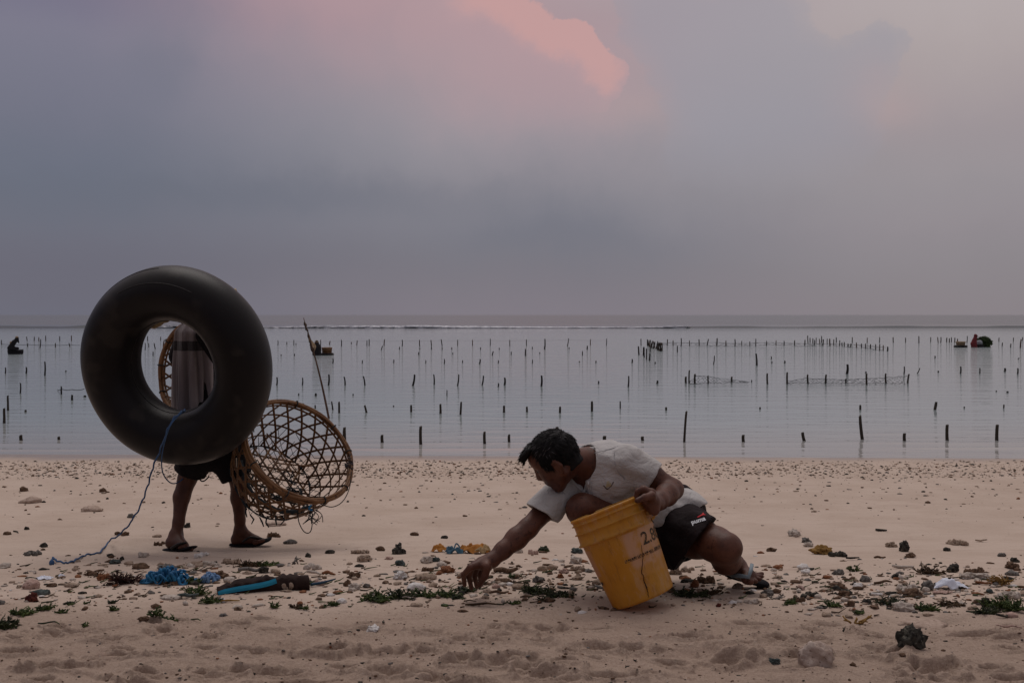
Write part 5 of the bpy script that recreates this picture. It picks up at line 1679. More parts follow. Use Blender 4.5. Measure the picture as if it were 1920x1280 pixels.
def float_tube(name, label, c, Rm, rr):
    V, Fc = [], []
    n, m2 = 40, 12
    for i in range(n):
        for j in range(m2):
            a, p = 2 * math.pi * i / n, 2 * math.pi * j / m2
            V.append((c.x + (Rm + rr * math.cos(p)) * math.cos(a), c.y + (Rm + rr * math.cos(p)) * math.sin(a), c.z + rr * math.sin(p)))
    for i in range(n):
        for j in range(m2):
            a, b_ = (i + 1) % n, (j + 1) % m2
            Fc.append([i * m2 + j, a * m2 + j, a * m2 + b_, i * m2 + b_])
    solo(name, V, Fc, M_rubber, label, 'inner tube')
def weave_tub(label, c, r0, r1, h_, m_):
    root = thing('basket', label, 'basket', c)
    L = []
    for j in range(5):
        q = j / 4; r_ = r0 + (r1 - r0) * q
        L.append(tube([c + Vector((r_ * math.cos(a), r_ * math.sin(a), h_ * q)) for a in np.linspace(0, 2 * math.pi, 25)[:-1]], .022 if j in (0, 4) else .014, 4, closed=True))
    mk('weave_hoop', *merge(L), m_, root)
    L = []
    for i in range(22):
        for sg in (1, -1):
            a0 = 2 * math.pi * i / 22
            L.append(tube([c + Vector(((r0 + (r1 - r0) * q) * math.cos(a0 + sg * .35 * q), (r0 + (r1 - r0) * q) * math.sin(a0 + sg * .35 * q), h_ * q)) for q in (0, .5, 1)], .014, 4))
    tag(mk('weave_strip', *merge(L), m_, root), kind='stuff')
    v, fc = ico(2)
    mk('contents', v * np.array([r1 * .86, r1 * .86, h_ * .42]) + np.array(c + Vector((0, 0, h_ * .52))), fc, M_weed_pile, root)
# farmer in black with the straw hat, tube and basket, beside the flag pole
b_, k, q = at_px(594, 666)
root = thing('person', 'far farmer in black wearing a straw hat, waist deep by the flag pole', 'person', b_)
blob_person(root, [(q(595, 672), q(594, 652), 8.0 * k, 7.6 * k), (q(594, 651), q(594, 643), 7.6 * k, 4 * k), (q(589, 649), q(586, 657), 2.6 * k, 2 * k), (q(599, 649), q(600, 657), 2.6 * k, 2.0 * k), (q(594, 643), q(594, 640), 2.6 * k, 2.6 * k)], M_black)
hv, hf = tube([q(594, 641.4), q(594, 641), q(594, 640), q(594, 637.4)], [4.6 * k, 4.2 * k, 2.4 * k, 1.5 * k], 16)
mk('hat', hv, hf, M_straw, root)
mk('face', ico(2)[0] * (2.2 * k) + np.array(q(594.3, 642, -.05)), ico(2)[1], M_skin2, root)
c = q(610.5, 664.5, .35); float_tube('inner_tube', 'small far inner tube floating beside the farmer in the straw hat', c, 10.2 * k, 2.6 * k)
weave_tub('far woven basket riding on the tube beside the straw-hatted farmer', q(610, 661.5, .35), 8.2 * k, 9.2 * k, 9.0 * k, M_rattan_rim)
# flag pole: long bamboo set in the shallows, leaning, rags tied along it
a = P(616, 784, WP(616, 784).y); bt = at_px(616, 784)
pb = WP(616, 784)
kk = pb.y
top_ = P(569, 596, kk + 1.0)
root = thing('flag_pole', 'long leaning bamboo flag pole hung with faded rags, rising from the water', 'flag pole', pb)
low = pb + (pb - top_) * .06
mk('pole', *tube([low + (top_ - low) * t_ + Vector((.03 * math.sin(t_ * 3.1), 0, 0)) for t_ in np.linspace(0, 1, 14)], [.018, .017, .014, .009, .006], 8), M_wood_red, root)
def on_pole(py):
    t_ = (784 - py) / (784 - 596)
    return pb + (top_ - pb) * t_ + Vector((.03 * math.sin((.06 + t_) * 2.9), 0, 0))
for i, (y0, y1, wpx, dx) in enumerate([(601, 616, 6, -3), (613, 627, 5, -1), (625, 645, 7, -3), (634, 657, 11, 3), (643, 664, 10, -3)]):
    V, Fc = [], []
    kq = kk / F
    nr, ncol = 9, 5
    for r_ in range(nr):
        t_ = r_ / (nr - 1)
        p = on_pole(y0 + (y1 - y0) * t_)
        for c_ in range(ncol):
            s_ = c_ / (ncol - 1) - .35
            ww = wpx * math.sin(math.pi * min(1, .12 + t_ * .9)) * kq
            V.append(p + Vector((s_ * ww + dx * kq * t_, .012 + .02 * math.sin(t_ * 9 + c_ * 1.4 + i), -.01 * c_)))
    for r_ in range(nr - 1):
        for c_ in range(ncol - 1):
            Fc.append([r_ * ncol + c_, r_ * ncol + c_ + 1, (r_ + 1) * ncol + c_ + 1, (r_ + 1) * ncol + c_])
    fl = mk('rag', V, Fc, [M_flagcloth, M_wood_dark, M_flagcloth, M_straw, M_flagcloth][i], root)
    md = fl.modifiers.new('thickness', 'SOLIDIFY'); md.thickness = .006
# farmer in maroon with two floats, far out to the east
b_, k, q = at_px(1826, 651)
root = thing('person', 'far farmer in maroon clothes and headcloth standing waist deep in the sea', 'person', b_)
blob_person(root, [(q(1827, 657), q(1826, 645), 5.6 * k, 5.2 * k), (q(1826, 645), q(1828, 634), 5.0 * k, 3.4 * k), (q(1824.5, 637), q(1821.5, 644), 1.9 * k, 1.7 * k), (q(1821.5, 644), q(1824, 650), 1.7 * k, 1.4 * k), (q(1828.4, 634), q(1829, 629.5), 2.4 * k, 2.8 * k)], M_redcloth)
mk('headcloth', ico(2)[0] * np.array([3.3 * k, 3.1 * k, 3.2 * k]) + np.array(q(1828.8, 629)), ico(2)[1], M_redcloth, root)
mk('face', ico(2)[0] * (2.3 * k) + np.array(q(1830.3, 630, -.02)), ico(2)[1], M_skin2, root)
float_tube('inner_tube', 'far inner tube afloat beside the farmer in maroon', q(1804.5, 649.5, .2), 9.8 * k, 2.5 * k)
root_c = q(1804.5, 646.6, .2)
weave_tub('pale far basket riding on the tube beside the farmer in maroon', root_c, 7.0 * k, 8.2 * k, 5.6 * k, M_straw)
# heap of harvested weed on a float
c = q(1853, 646, .5)
root = thing('seaweed_heap', 'heap of green seaweed piled on a float beside the farmer in maroon', 'seaweed', q(1853, 652, .5))
L = []
for i in range(420):
    th, ph = RNG.uniform(0, 2 * math.pi), RNG.uniform(0, 1.45)
    d = Vector((math.cos(th) * math.sin(ph + .1), math.sin(th) * math.sin(ph + .1), math.cos(ph)))
    p = c + Vector((d.x * 13.5 * k, d.y * 11 * k, -4 * k + d.z * 15 * k)) * 1.0
    e = d + Vector((RNG.uniform(-.7, .7), RNG.uniform(-.7, .7), RNG.uniform(-.4, .6)))
    L.append(tube([p, p + e * 1.6 * k, p + (e + Vector((RNG.uniform(-.6, .6), 0, RNG.uniform(-.3, .5)))) * 2.6 * k], [.9 * k, 1.0 * k, .35 * k], 4))
v, fc = ico(3)
L.append((v * np.array([13 * k, 10.5 * k, 13.5 * k]) * (1 + .08 * fbm(v * 4, 2, 2)[:, None]) + np.array(c + Vector((0, 0, -4 * k))), fc))
mk('seaweed', *merge(L), M_weed_pile, root)
mk('float_sack', v * np.array([6.5 * k, 5 * k, 6.5 * k]) * (1 + .1 * fbm(v * 3, 2, 6)[:, None]) + np.array(q(1841.5, 644, .3)), fc, M_sack, root)
mk('float_boat', v * np.array([7.5 * k, 6 * k, 5 * k]) + np.array(q(1842, 649.5, .25)), fc, M_black, root)
# kneeling farmer on a low raft, far to the west
b_, k, q = at_px(24, 664)
root = thing('person', 'far farmer in dark clothes bending over a dark raft', 'person', q(27, 656))
blob_person(root, [(q(20, 651), q(27, 641), 4.8 * k, 4.2 * k), (q(27, 641), q(31, 636), 3.6 * k, 2.4 * k), (q(31, 635), q(32.5, 632.8), 2.4 * k, 2.5 * k), (q(31, 639), q(35.5, 641), 1.2 * k, 1.0 * k), (q(34.6, 634), q(35.6, 644), 1.0 * k, .8 * k), (q(18, 653), q(33, 653), 4 * k, 3 * k)], M_black)
mk('headcloth', ico(2)[0] * np.array([2.9 * k, 2.8 * k, 2.2 * k]) + np.array(q(32, 632)), ico(2)[1], M_straw, root)
v, fc = ico(3)
vv = v.copy(); vv[:, 2] = np.where(vv[:, 2] > .25, .25 + .15 * (vv[:, 2] - .25), vv[:, 2])
sx = np.sign(vv[:, 0]) * np.abs(vv[:, 0]) ** .7
hull = np.stack([sx * 14.5 * k, vv[:, 1] * 9 * k, vv[:, 2] * 12 * k + 0.0 + np.abs(sx) ** 3 * 2.0 * k], -1) + np.array(q(24.5, 660, .2))
solo('raft', hull, fc, M_black, 'dark low raft under the bending far farmer', 'raft')
v2, f2 = tube([q(17, 650, .2), q(17, 648, .2), q(17.3, 641, .2), q(17.3, 640, .2)], [2.2 * k, 3.2 * k, 3.4 * k, 1.5 * k], 10)
solo('bundle', v2, f2, M_straw, 'small pale bundle behind the bending far farmer on the raft', 'bundle')

# ================================================================== WRACK ON THE SAND
def dmat(n, a, b_, sc=25, c3=None, rough=.9, bump=.003):
    return mat(n, a, b_, sc * 2.2, rough, bump * 1.5, 90, c3=c3, sc3=70, spec=.2, lo=.40, hi=.60)
DM = {
 'tan': dmat('tan_coral', (.26, .19, .14), (.37, .285, .22), c3=(.12, .085, .06)),
 'pale': dmat('pale_coral', (.40, .34, .29), (.52, .46, .40), c3=(.22, .17, .14)),
 'white': dmat('white_shell', (.58, .55, .52), (.68, .66, .64), c3=(.40, .36, .33)),
 'pink': dmat('pinkish_stone', (.36, .24, .20), (.46, .33, .28), c3=(.22, .14, .11)),
 'grey': dmat('grey_rock', (.11, .10, .09), (.19, .175, .16), c3=(.05, .045, .04)),
 'dark': dmat('dark_rock', (.022, .020, .017), (.060, .055, .045), c3=(.13, .12, .095)),
 'teal': dmat('dark_teal_shell', (.045, .06, .058), (.09, .105, .10), c3=(.02, .02, .02)),
 'brown': dmat('brown_rubble', (.085, .050, .030), (.16, .10, .065), c3=(.035, .022, .015)),
 'rust': dmat('rusty_fragment', (.17, .065, .030), (.26, .12, .06), c3=(.07, .03, .015)),
 'red': dmat('dark_red_lump', (.055, .012, .010), (.12, .032, .022), c3=(.02, .01, .008)),
 'sand': dmat('sand_lump', (.36, .27, .215), (.44, .34, .275), c3=(.26, .185, .145)),
 'weed': dmat('green_seaweed', (.024, .038, .010), (.060, .088, .020), 18, (.11, .125, .04), .6, .001),
 'weedd': dmat('dark_seaweed', (.014, .018, .008), (.038, .046, .018), 18, (.06, .08, .02), .6, .001),
 'weedb': dmat('brown_seaweed', (.035, .020, .010), (.075, .045, .022), 18, None, .7, .001),
 'weedr': dmat('dark_red_seaweed', (.018, .006, .005), (.045, .014, .011), 18, None, .7, .001),
 'ochre': dmat('ochre_sponge', (.20, .11, .030), (.30, .18, .06), 18, (.10, .05, .015), .9, .002),
}
def lump(px, py, w_, h_, seed, sub=3, rugged=.22, elong=.75, flat=0):
    """a stone or coral fragment w_ x h_ px resting on the sand at its lower edge"""
    g0 = G(px, py + h_ / 2 - 1)
    k = g0.y / F
    v, fc = ico(sub)
    s_ = seed * 1.37
    d = 1 + rugged * fbm(v * 1.7 + s_, 3, seed) + rugged * .5 * np.abs(fbm(v * 4.5 + s_ * 2, 2, seed + 5))
    d = d + rugged * .42 * np.abs(fbm(v * 8.5 + s_, 2, seed + 9)) - rugged * .25 * np.exp(-((vnoise(v * 3.2 + s_, seed + 3)) / .14) ** 2)
    q = v * d[:, None]
    q[:, 2] = np.where(q[:, 2] < -.45, -.45 + .2 * (q[:, 2] + .45), q[:, 2])
    q = q - (q.max(0) + q.min(0)) / 2
    ext = q.max(0) - q.min(0)
    wx, wz = w_ * k, h_ * k
    q = q / ext * np.array([wx, max(wz, wx * elong), wz * 1.12])
    a = RNG.uniform(-.3, .3)
    c_, s__ = math.cos(a), math.sin(a)
    q = np.stack([q[:, 0] * c_ - q[:, 1] * s__, q[:, 0] * s__ + q[:, 1] * c_, q[:, 2]], -1)
    g0.z = float(gz(g0.x, g0.y)[0])
    return q + np.array(g0) + np.array([0, wx * elong * .3, wz * .44]), fc, g0
def cluster(px, py, w_, h_, seed, n):
    L = []
    for i in range(n):
        q = (i + .5) / n
        v, fc, g0 = lump(px + (q - .5) * w_ * .8, py + RNG.uniform(-.15, .25) * h_, w_ / n * RNG.uniform(1.2, 1.9), h_ * RNG.uniform(.6, 1.0), seed + i * 3, 3, .45, .8)
        L.append((v, fc))
    return merge(L)
def branchy(base, w_, h_, seed, n=10, depth=2, r_=None, droop=.0):
    """branching weed or coral, w_ x h_ metres"""
    rg = np.random.default_rng(seed)
    L = []
    r_ = r_ or w_ * .028
    def grow(p, d, ln, rr, dep):
        p1 = p + d * ln * .5 + Vector(rg.uniform(-.12, .12, 3)) * ln
        p2 = p1 + (d + Vector(rg.uniform(-.4, .4, 3))).normalized() * ln * .5
        lowz = base.z + rr * .5
        for q in (p1, p2): q.z = max(q.z, lowz)
        L.append(tube([p, p1, p2], [rr, rr * .92, rr * (.55 if dep == 0 else .85)], 4))
        if dep > 0:
            for _ in range(2 if rg.random() < .75 else 3):
                d2 = (d + Vector(rg.uniform(-1, 1, 3)) * .85).normalized(); d2.z *= .8
                grow(p2 if rg.random() < .6 else p1, d2, ln * rg.uniform(.55, .8), rr * .8, dep - 1)
    for i in range(n):
        a = rg.uniform(0, 2 * math.pi)
        p = base + Vector((rg.uniform(-.36, .36) * w_, rg.uniform(-.25, .25) * w_ * .6, r_))
        d = Vector((math.cos(a), math.sin(a) * .7, rg.uniform(.1, .9) * min(1.4, 2.2 * h_ / max(w_, 1e-4)))).normalized()
        grow(p, d, max(h_ * .55, w_ * .14) * rg.uniform(.7, 1.2), r_, depth)
    V, Fc = merge(L)
    V[:, 2] = base.z + (V[:, 2] - base.z) * min(1.0, 1.25 * h_ / max(1e-4, V[:, 2].max() - base.z))
    return V, Fc
GRP = 'wrack scattered on the sand'
_sd = 100
def D_(kind, px, py, w_, h_, col, label, name=None, cat=None, n=None):
    global _sd
    _sd += 7
    g0 = G(px, py + h_ / 2 - 1); k = g0.y / F
    g0.z = float(gz(g0.x, g0.y)[0])
    if kind == 'r':      # stone or coral lump
        v, fc, _ = lump(px, py, w_, h_, _sd, 3, .26)
        nm, ct = 'stone', 'stone'
    elif kind == 'c':    # knobbly fragment
        v, fc, _ = lump(px, py, w_, h_, _sd, 4 if w_ > 21 else 3, .50)
        nm, ct = 'coral_fragment', 'coral'
    elif kind == 'k':    # few knobs fused in a row
        v, fc = cluster(px, py, w_, h_, _sd, n or 4)
        nm, ct = 'coral_rubble', 'coral'
    elif kind == 's':    # shell: curved thin piece
        v, fc, _ = lump(px, py, w_, h_, _sd, 3, .20, .6)
        nm, ct = 'shell', 'shell'
    elif kind == 'b':    # branching coral or twig
        v, fc = branchy(g0, w_ * k, h_ * k, _sd, n or 5, 1, w_ * k * .055)
        nm, ct = 'branching_coral', 'coral'
    elif kind == 'w':    # weed
        v, fc = branchy(g0, w_ * k, h_ * k, _sd, n or max(7, int(w_ * .75)), 2, max(.0028, min(.006, w_ * k * .026)))
        nm, ct = 'seaweed', 'seaweed'
    elif kind == 't':    # stick
        pts = spline([g0 + Vector(((q - .5) * w_ * k, RNG.uniform(-.01, .01), .006 + RNG.uniform(0, .6) * h_ * k)) for q in np.linspace(0, 1, 4)], 4)
        v, fc = tube(pts, [h_ * k * .28, h_ * k * .34, h_ * k * .3, h_ * k * .18], 7)
        nm, ct = 'stick', 'stick'
    return solo(name or nm, v, fc, DM[col], label, cat or ct, GRP, True)
B_ = [
 # beyond and around the walker
 ('r',43,915,18,9,'brown','small brown stone high on the sand at the western edge'),
 ('r',52,937,42,12,'sand','low sand-coloured mound near the western edge, beyond the rope'),
 ('r',168,954,42,10,'sand','flat sandy lump west of the trailing blue rope'),
 ('r',192,919,14,8,'brown','brown pebble on bare sand between mound and rope'),
 ('r',245,967,14,8,'grey','grey stone lying right beside the slanting blue rope'),
 ('r',49,988,11,6,'dark','tiny dark stone below the sandy mounds'),
 ('t',30,997,11,5,'dark','short black stick west of the rope'),
 ('r',12,999,15,6,'brown','brown stone at the western frame edge below the mounds'),
 ('k',228,1001,27,9,'brown','brown rubble clump just beside the blue rope bend'),
 ('c',80,1025,17,9,'dark','dark stone above the rope end'),
 ('k',60,1038,38,12,'grey','grey-black rubble heap above the rope end'),
 ('k',298,1017,24,8,'brown','brown rubble behind the rear sandal'),
 ('s',293,1006,18,5,'tan','thin tan shell behind the rear heel'),
 ('c',350,987,13,9,'dark','dark shell standing between the walking legs'),
 ('c',207,1042,17,6,'dark','flat dark fragment just past the rope'),
 ('r',228,1045,9,7,'dark','small round dark pebble past the rope'),
 ('c',213,1055,25,9,'teal','grey-green shell lump under the rope, west of pale stones'),
 ('r',240,1058,18,7,'tan','tan stone touching the grey-green shell lump'),
 ('c',267,1042,22,9,'pale','pale lump below the rear sandal'),
 ('s',262,1063,34,10,'brown','striped brown oval shell above the dark red weed'),
 ('c',168,1073,30,9,'brown','brown crust fragment west of the dark red weed'),
 ('c',313,1064,40,10,'grey','long grey-tan rubble above the blue rope tangle'),
 ('k',376,1041,30,10,'white','white lumpy shell in front of the rear sandal'),
 ('s',363,1056,32,9,'tan','long tan shell below the white lumpy shell'),
 ('k',395,1055,34,10,'pale','pale knobbly coral row east of the long tan shell'),
 ('k',434,1051,36,11,'tan','tan knobbly coral between the white shell and the weed heap'),
 ('w',470,1053,48,16,'weedb','olive-brown weed and rope heap below the front sandal'),
 ('w',496,1054,48,14,'weed','green-brown weed strand trailing off the olive heap'),
 ('b',552,1049,27,18,'grey','grey branching coral prong east of the weed heap'),
 ('k',586,1061,34,12,'pale','pale knobbly coral east of the grey prong'),
 ('r',577,1040,12,8,'dark','dark round shell above the grey prong'),
 ('s',618,1036,20,7,'dark','dark flat shell east of the basket shadow'),
 ('k',513,1000,28,10,'brown','brown rubble ahead of the front sandal'),
 ('s',543,1014,28,8,'grey','grey thin shell southeast of the front sandal'),
 ('r',515,984,44,6,'sand','flat ridge of sand under the basket'),
 # left wrack line
 ('r',55,1094,34,17,'pink','smooth pinkish stone near the white scrap'),
 ('r',72,1108,34,11,'teal','dark grey-green stone on the dark red lump'),
 ('c',58,1121,28,18,'red','dark red lump below the pinkish stone'),
 ('r',8,1062,22,9,'pale','pale stone at the western edge beside the white scrap'),
 ('s',132,1096,28,7,'tan','thin tan shell east of the pinkish stone'),
 ('c',95,1096,22,7,'brown','brown flake between pinkish stone and tan shell'),
 ('k',197,1083,34,15,'rust','rusty shell bundle at the west end of the blue tangle'),
 ('w',233,1083,46,26,'weedr','bushy dark red seaweed clump beside the blue tangle'),
 ('r',262,1088,18,9,'pink','pink stone tucked between red weed and blue tangle'),
 ('k',322,1094,60,10,'brown','brown crumbs along the lower side of the blue tangle'),
 ('w',360,1091,36,14,'weed','green weed under the east end of the blue tangle'),
 ('c',413,1081,30,13,'brown','brown curled leaf beside the pale blue plastic'),
 ('r',429,1089,25,10,'pale','oval pale stone at the west end of the driftwood'),
 ('t',472,1071,52,11,'grey','dark grey driftwood twig above the driftwood block'),
 ('c',492,1071,24,12,'dark','dark knob at the end of the grey twig'),
 ('s',516,1072,22,8,'tan','smooth tan shell east of the dark knob'),
 ('t',588,1074,28,9,'pale','pale coral cylinder above the driftwood end'),
 ('t',617,1075,24,9,'rust','orange-brown bone-like coral next to the pale cylinder'),
 ('k',600,1091,26,11,'pink','pinkish rubble at the east end of the driftwood'),
 ('w',365,1108,30,22,'weed','upright green weed between blue tangle and driftwood'),
 ('t',352,1118,40,10,'teal','grey-green twig under the upright weed'),
 ('w',398,1123,32,20,'weed','green weed tuft at the west tip of the driftwood'),
 ('t',420,1128,58,6,'ochre','yellowish stalk lying below the driftwood'),
 ('s',318,1121,42,7,'pale','thin pale shell sliver below the blue tangle'),
 ('w',10,1167,40,24,'weedd','dark weed tuft at the western edge'),
 ('w',45,1149,44,16,'weed','green weed tuft east of the dark western tuft'),
 ('w',82,1142,32,12,'weed','leafy green weed tuft below the dark red lump'),
 ('w',117,1148,24,10,'weed','wispy green weed sprig on open sand'),
 ('w',132,1131,24,8,'weedd','small dark weed sprig above the wispy one'),
 ('w',162,1132,13,6,'weed','tiny weed bit, second from the dark sprig'),
 ('w',212,1131,16,8,'weedd','tiny dark weed bit on open sand below the tangle'),
 ('w',212,1144,16,9,'weed','little green sprig below the tiny dark bit'),
 ('w',293,1160,24,16,'weed','green weed sprig in open sand, western of a pair'),
 ('w',316,1159,26,16,'weed','green weed sprig in open sand, eastern of a pair'),
 ('c',268,1169,24,8,'brown','brown scrap beside the pair of green sprigs'),
 ('t',368,1165,20,4,'weed','curled green stalk below the driftwood on bare sand'),
 ('w',162,1172,18,8,'weed','small green sprig low on the sand by white crumbs'),
 ('t',92,1174,44,5,'weedd','forked dark twig low near the western edge'),
 ('b',238,1260,18,10,'dark','small black twig near the bottom edge of the frame'),
 ('w',553,1138,24,10,'weedb','brown-green sprig south of the driftwood end'),
 ('w',514,1137,16,12,'weed','thin green sprig south of the driftwood middle'),
 ('w',572,1142,14,8,'weed','tiny green sprig south of the driftwood end'),
 ('r',562,1131,12,6,'rust','tiny orange shell south of the driftwood'),
 ('c',418,1158,18,6,'grey','flat grey chip south of the driftwood'),
 ('w',622,1133,30,11,'weed','dark green sprig west of the long weed line'),
 ('r',640,1127,20,9,'white','white stone west of the long weed line'),
 # centre
 ('k',675,1037,38,8,'tan','tan flat rubble row west of the dark mottled coral'),
 ('s',713,1031,20,9,'brown','brown curled shell west of the dark mottled coral'),
 ('c',682,1049,33,13,'tan','tan barnacled lump below the flat rubble row'),
 ('c',728,1047,17,6,'pink','small pinkish chip below the mottled coral'),
 ('c',747,1029,29,22,'dark','dark mottled coral chunk standing west of the orange scrap'),
 ('c',750,1057,20,11,'teal','dark grey-green coral bit below the mottled chunk'),
 ('c',799,1053,26,13,'pale','pale rosy coral below the orange scrap'),
 ('c',817,1054,18,9,'teal','dark piece touching the pale rosy coral'),
 ('r',828,1059,22,8,'pale','pale flat stone east of the dark piece'),
 ('c',662,1078,28,11,'brown','brown two-lobed rubble below the barnacled lump'),
 ('c',750,1078,30,15,'white','white lump with a brown cap, west of the hand'),
 ('s',798,1080,42,12,'tan','wide tan shell mound west of the hand'),
 ('k',802,1068,24,8,'brown','brown bits above the wide tan shell'),
 ('c',838,1069,32,12,'rust','rusty lump between tan shell and hand'),
 ('r',650,1091,15,13,'brown','upright brown pebble west of the weed line'),
 ('c',664,1098,26,12,'pale','pale stone touching the upright brown pebble'),
 ('c',687,1096,16,9,'grey','grey-brown stone above the weed line start'),
 ('s',660,1104,16,6,'pale','small pale chip before the weed line'),
 ('s',777,1003,18,6,'brown','flat brown pebble on open sand above the orange scrap'),
 ('s',833,1009,14,6,'dark','dark pebble on open sand above the orange scrap'),
 ('c',972,1035,18,11,'pale','pale coral bit under the reaching forearm'),
 ('k',1000,1038,20,10,'pink','pinkish rubble under the upper arm'),
 ('c',1019,1032,25,11,'weedd','dark green mossy stone under the upper arm'),
 ('c',1082,1033,24,10,'teal','grey mossy stone by the bucket rim'),
 ('c',1080,1053,28,15,'pale','pale two-lobed coral beside the bucket'),
 ('k',1083,1066,30,11,'tan','tan rubble under the pale two-lobed coral'),
 ('s',1017,1070,20,9,'tan','smooth tan pebble between hand and bucket'),
 ('s',1036,1067,22,9,'tan','ribbed tan pebble between hand and bucket'),
 ('c',1057,1074,22,9,'pink','pinkish stone near the bucket side'),
 ('r',1051,1081,14,8,'rust','reddish pebble below the pinkish stone'),
 ('t',948,1072,46,15,'brown','stout brown driftwood piece behind the reaching hand'),
 ('w',965,1080,28,10,'weed','pale green weed by the stout driftwood piece'),
 ('s',943,1089,36,9,'brown','long brown pod east of the hand'),
 ('s',977,1099,36,9,'tan','long tan shell below the brown pod'),
 ('c',1010,1086,26,13,'grey','grey coral cap above the dark weed pile'),
 ('r',930,1098,17,8,'pink','pink pebble right beneath the hand'),
 ('w',1012,1100,54,20,'weedd','dark green weed pile between hand and bucket'),
 ('w',1000,1101,36,15,'weed','bright green weed in the pile between hand and bucket'),
 ('w',975,1090,34,9,'weedb','brown weed strands above the tan shell'),
 ('t',902,1134,60,7,'weedb','long thin root lying south of the weed line'),
 ('t',936,1108,36,8,'brown','curved dark twig south of the hand'),
 ('w',1050,1112,60,12,'weedd','sparse dark weed fringe by the bucket foot'),
 ('w',962,1126,30,8,'weed','small green scrap south of the weed pile'),
 ('w',1020,1122,20,8,'weedd','dark weed scrap south of the weed pile'),
 # the long weed line under the hand
 ('w',700,1116,54,22,'weed','green seaweed heap at the west end of the weed line'),
 ('w',712,1124,28,12,'weed','yellow-green leaf at the foot of the weed line'),
 ('w',752,1110,50,22,'weedd','dark green seaweed heap, second in the weed line'),
 ('w',795,1109,50,18,'weed','green seaweed heap, third in the weed line'),
 ('w',838,1108,50,18,'weed','green seaweed heap, fourth in the weed line'),
 ('w',878,1102,40,14,'weedd','dark seaweed tuft that the hand is picking'),
 ('w',858,1117,30,9,'weedd','low weed scraps under the fourth heap'),
 ('t',766,1121,24,5,'pale','pale stalk lying below the second weed heap'),
 ('s',780,1100,38,14,'white','pale grey smooth shell among the seaweed heaps'),
 ('s',834,1137,16,5,'weed','green leaf on bare sand below the weed line'),
 # around the foot and the east
 ('c',1265,1068,30,15,'tan','tan mossy stone under the hem of the shorts'),
 ('k',1290,1066,26,10,'tan','tan crooked rubble beside the mossy stone'),
 ('r',1303,1091,17,15,'rust','round brown pebble standing near the sandal'),
 ('k',1325,1082,36,17,'brown','brown leaf litter before the sandal'),
 ('w',1295,1110,56,18,'weedd','dark weed mat east of the bucket'),
 ('w',1330,1108,40,13,'weedb','brown weed mat near the sandal'),
 ('s',1282,1077,17,7,'brown','flat brown shell east of the bucket'),
 ('c',1385,1094,20,10,'tan','tan shell in front of the sandal strap'),
 ('r',1348,1138,11,6,'red','small bright red scrap south of the sandal', 'plastic_scrap', 'scrap'),
 ('c',1440,1107,26,11,'grey','curved grey shell southeast of the sandal'),
 ('b',1454,1110,18,22,'grey','small upright grey coral southeast of the sandal'),
 ('c',1432,1113,16,7,'tan','tan ring shell southeast of the sandal'),
 ('k',1410,1124,32,10,'pale','pale rubble row south of the sandal'),
 ('w',1480,1123,30,11,'weed','bright green weed east of the upright grey coral'),
 ('k',1495,1120,34,13,'brown','brown rubble beside the bright green weed'),
 ('c',1492,999,30,14,'pale','pale brick-shaped coral alone on the upper sand'),
 ('t',1652,993,20,7,'dark','dark twig with an upright spike on the upper sand'),
 ('c',1514,1012,22,9,'grey','dark grey coral below the pale brick-shaped one'),
 ('c',1517,1021,21,8,'pale','pale coral under the dark grey one'),
 ('c',1448,1031,22,8,'brown','small rusty-tipped shell above the sandal'),
 ('s',1427,1038,15,5,'rust','reddish flat pebble above the sandal'),
 ('c',1541,1034,42,17,'ochre','crumpled brown leaf heap on the upper sand'),
 ('k',1572,1041,36,11,'dark','dark rubble at the foot of the crumpled leaf'),
 ('t',1598,1047,24,6,'dark','dark sliver east of the crumpled leaf'),
 ('c',1673,1023,24,10,'tan','tan knob west of the black mottled rock'),
 ('c',1697,1024,22,21,'dark','black mottled rock standing on the upper sand'),
 ('c',1708,1039,24,9,'brown','dark brown shell below the black mottled rock'),
 ('k',1797,1018,42,12,'tan','tan crumbly row on the upper sand to the east'),
 ('t',1841,1013,22,5,'tan','flat tan sliver east of the crumbly row'),
 ('r',1777,1031,15,7,'dark','dark pebble south of the crumbly row'),
 ('t',1650,1041,22,7,'brown','club-shaped brown coral south of the tan knob'),
 ('c',1880,1042,16,7,'grey','small grey stone near the eastern edge'),
 ('c',1905,1051,18,9,'dark','dark stone at the eastern edge'),
 ('c',1901,1063,28,13,'brown','brown rock leaning at the eastern edge'),
 ('r',1508,1061,28,11,'white','white oval stone east of the sandal'),
 ('c',1512,1070,20,8,'white','white broken shell under the oval stone'),
 ('s',1459,1061,20,8,'rust','rusty rounded pebble east of the sandal'),
 ('s',1437,1056,20,6,'tan','tan sliver above the sandal toes'),
 ('c',1573,1072,25,11,'grey','grey-brown stone south of the crumpled leaf'),
 ('w',1600,1065,18,13,'weed','little upright green tuft south of the crumpled leaf'),
 ('t',1693,1063,40,9,'pale','pale bent stick south of the black mottled rock'),
 ('w',1742,1069,54,18,'weedb','dry brown weed heap east of the pale bent stick'),
 ('c',1788,1066,26,17,'dark','dark green-black rock between weed heap and eastern edge'),
 ('k',1826,1073,40,12,'brown','brown shell litter east of the dark rock'),
 ('s',1553,1084,20,6,'rust','brick-red sliver south of the grey-brown stone'),
 ('c',1575,1096,32,13,'brown','dark brown shell pair south of the brick-red sliver'),
 ('r',1610,1095,20,10,'white','round white stone east of the brown shell pair'),
 ('c',1623,1085,22,11,'grey','dark knob coral above the round white stone'),
 ('c',1605,1092,14,7,'dark','dark chip west of the round white stone'),
 ('k',1520,1108,38,12,'dark','dark coral cluster southeast of the sandal'),
 ('c',1503,1100,15,9,'pink','pinkish scallop above the dark cluster'),
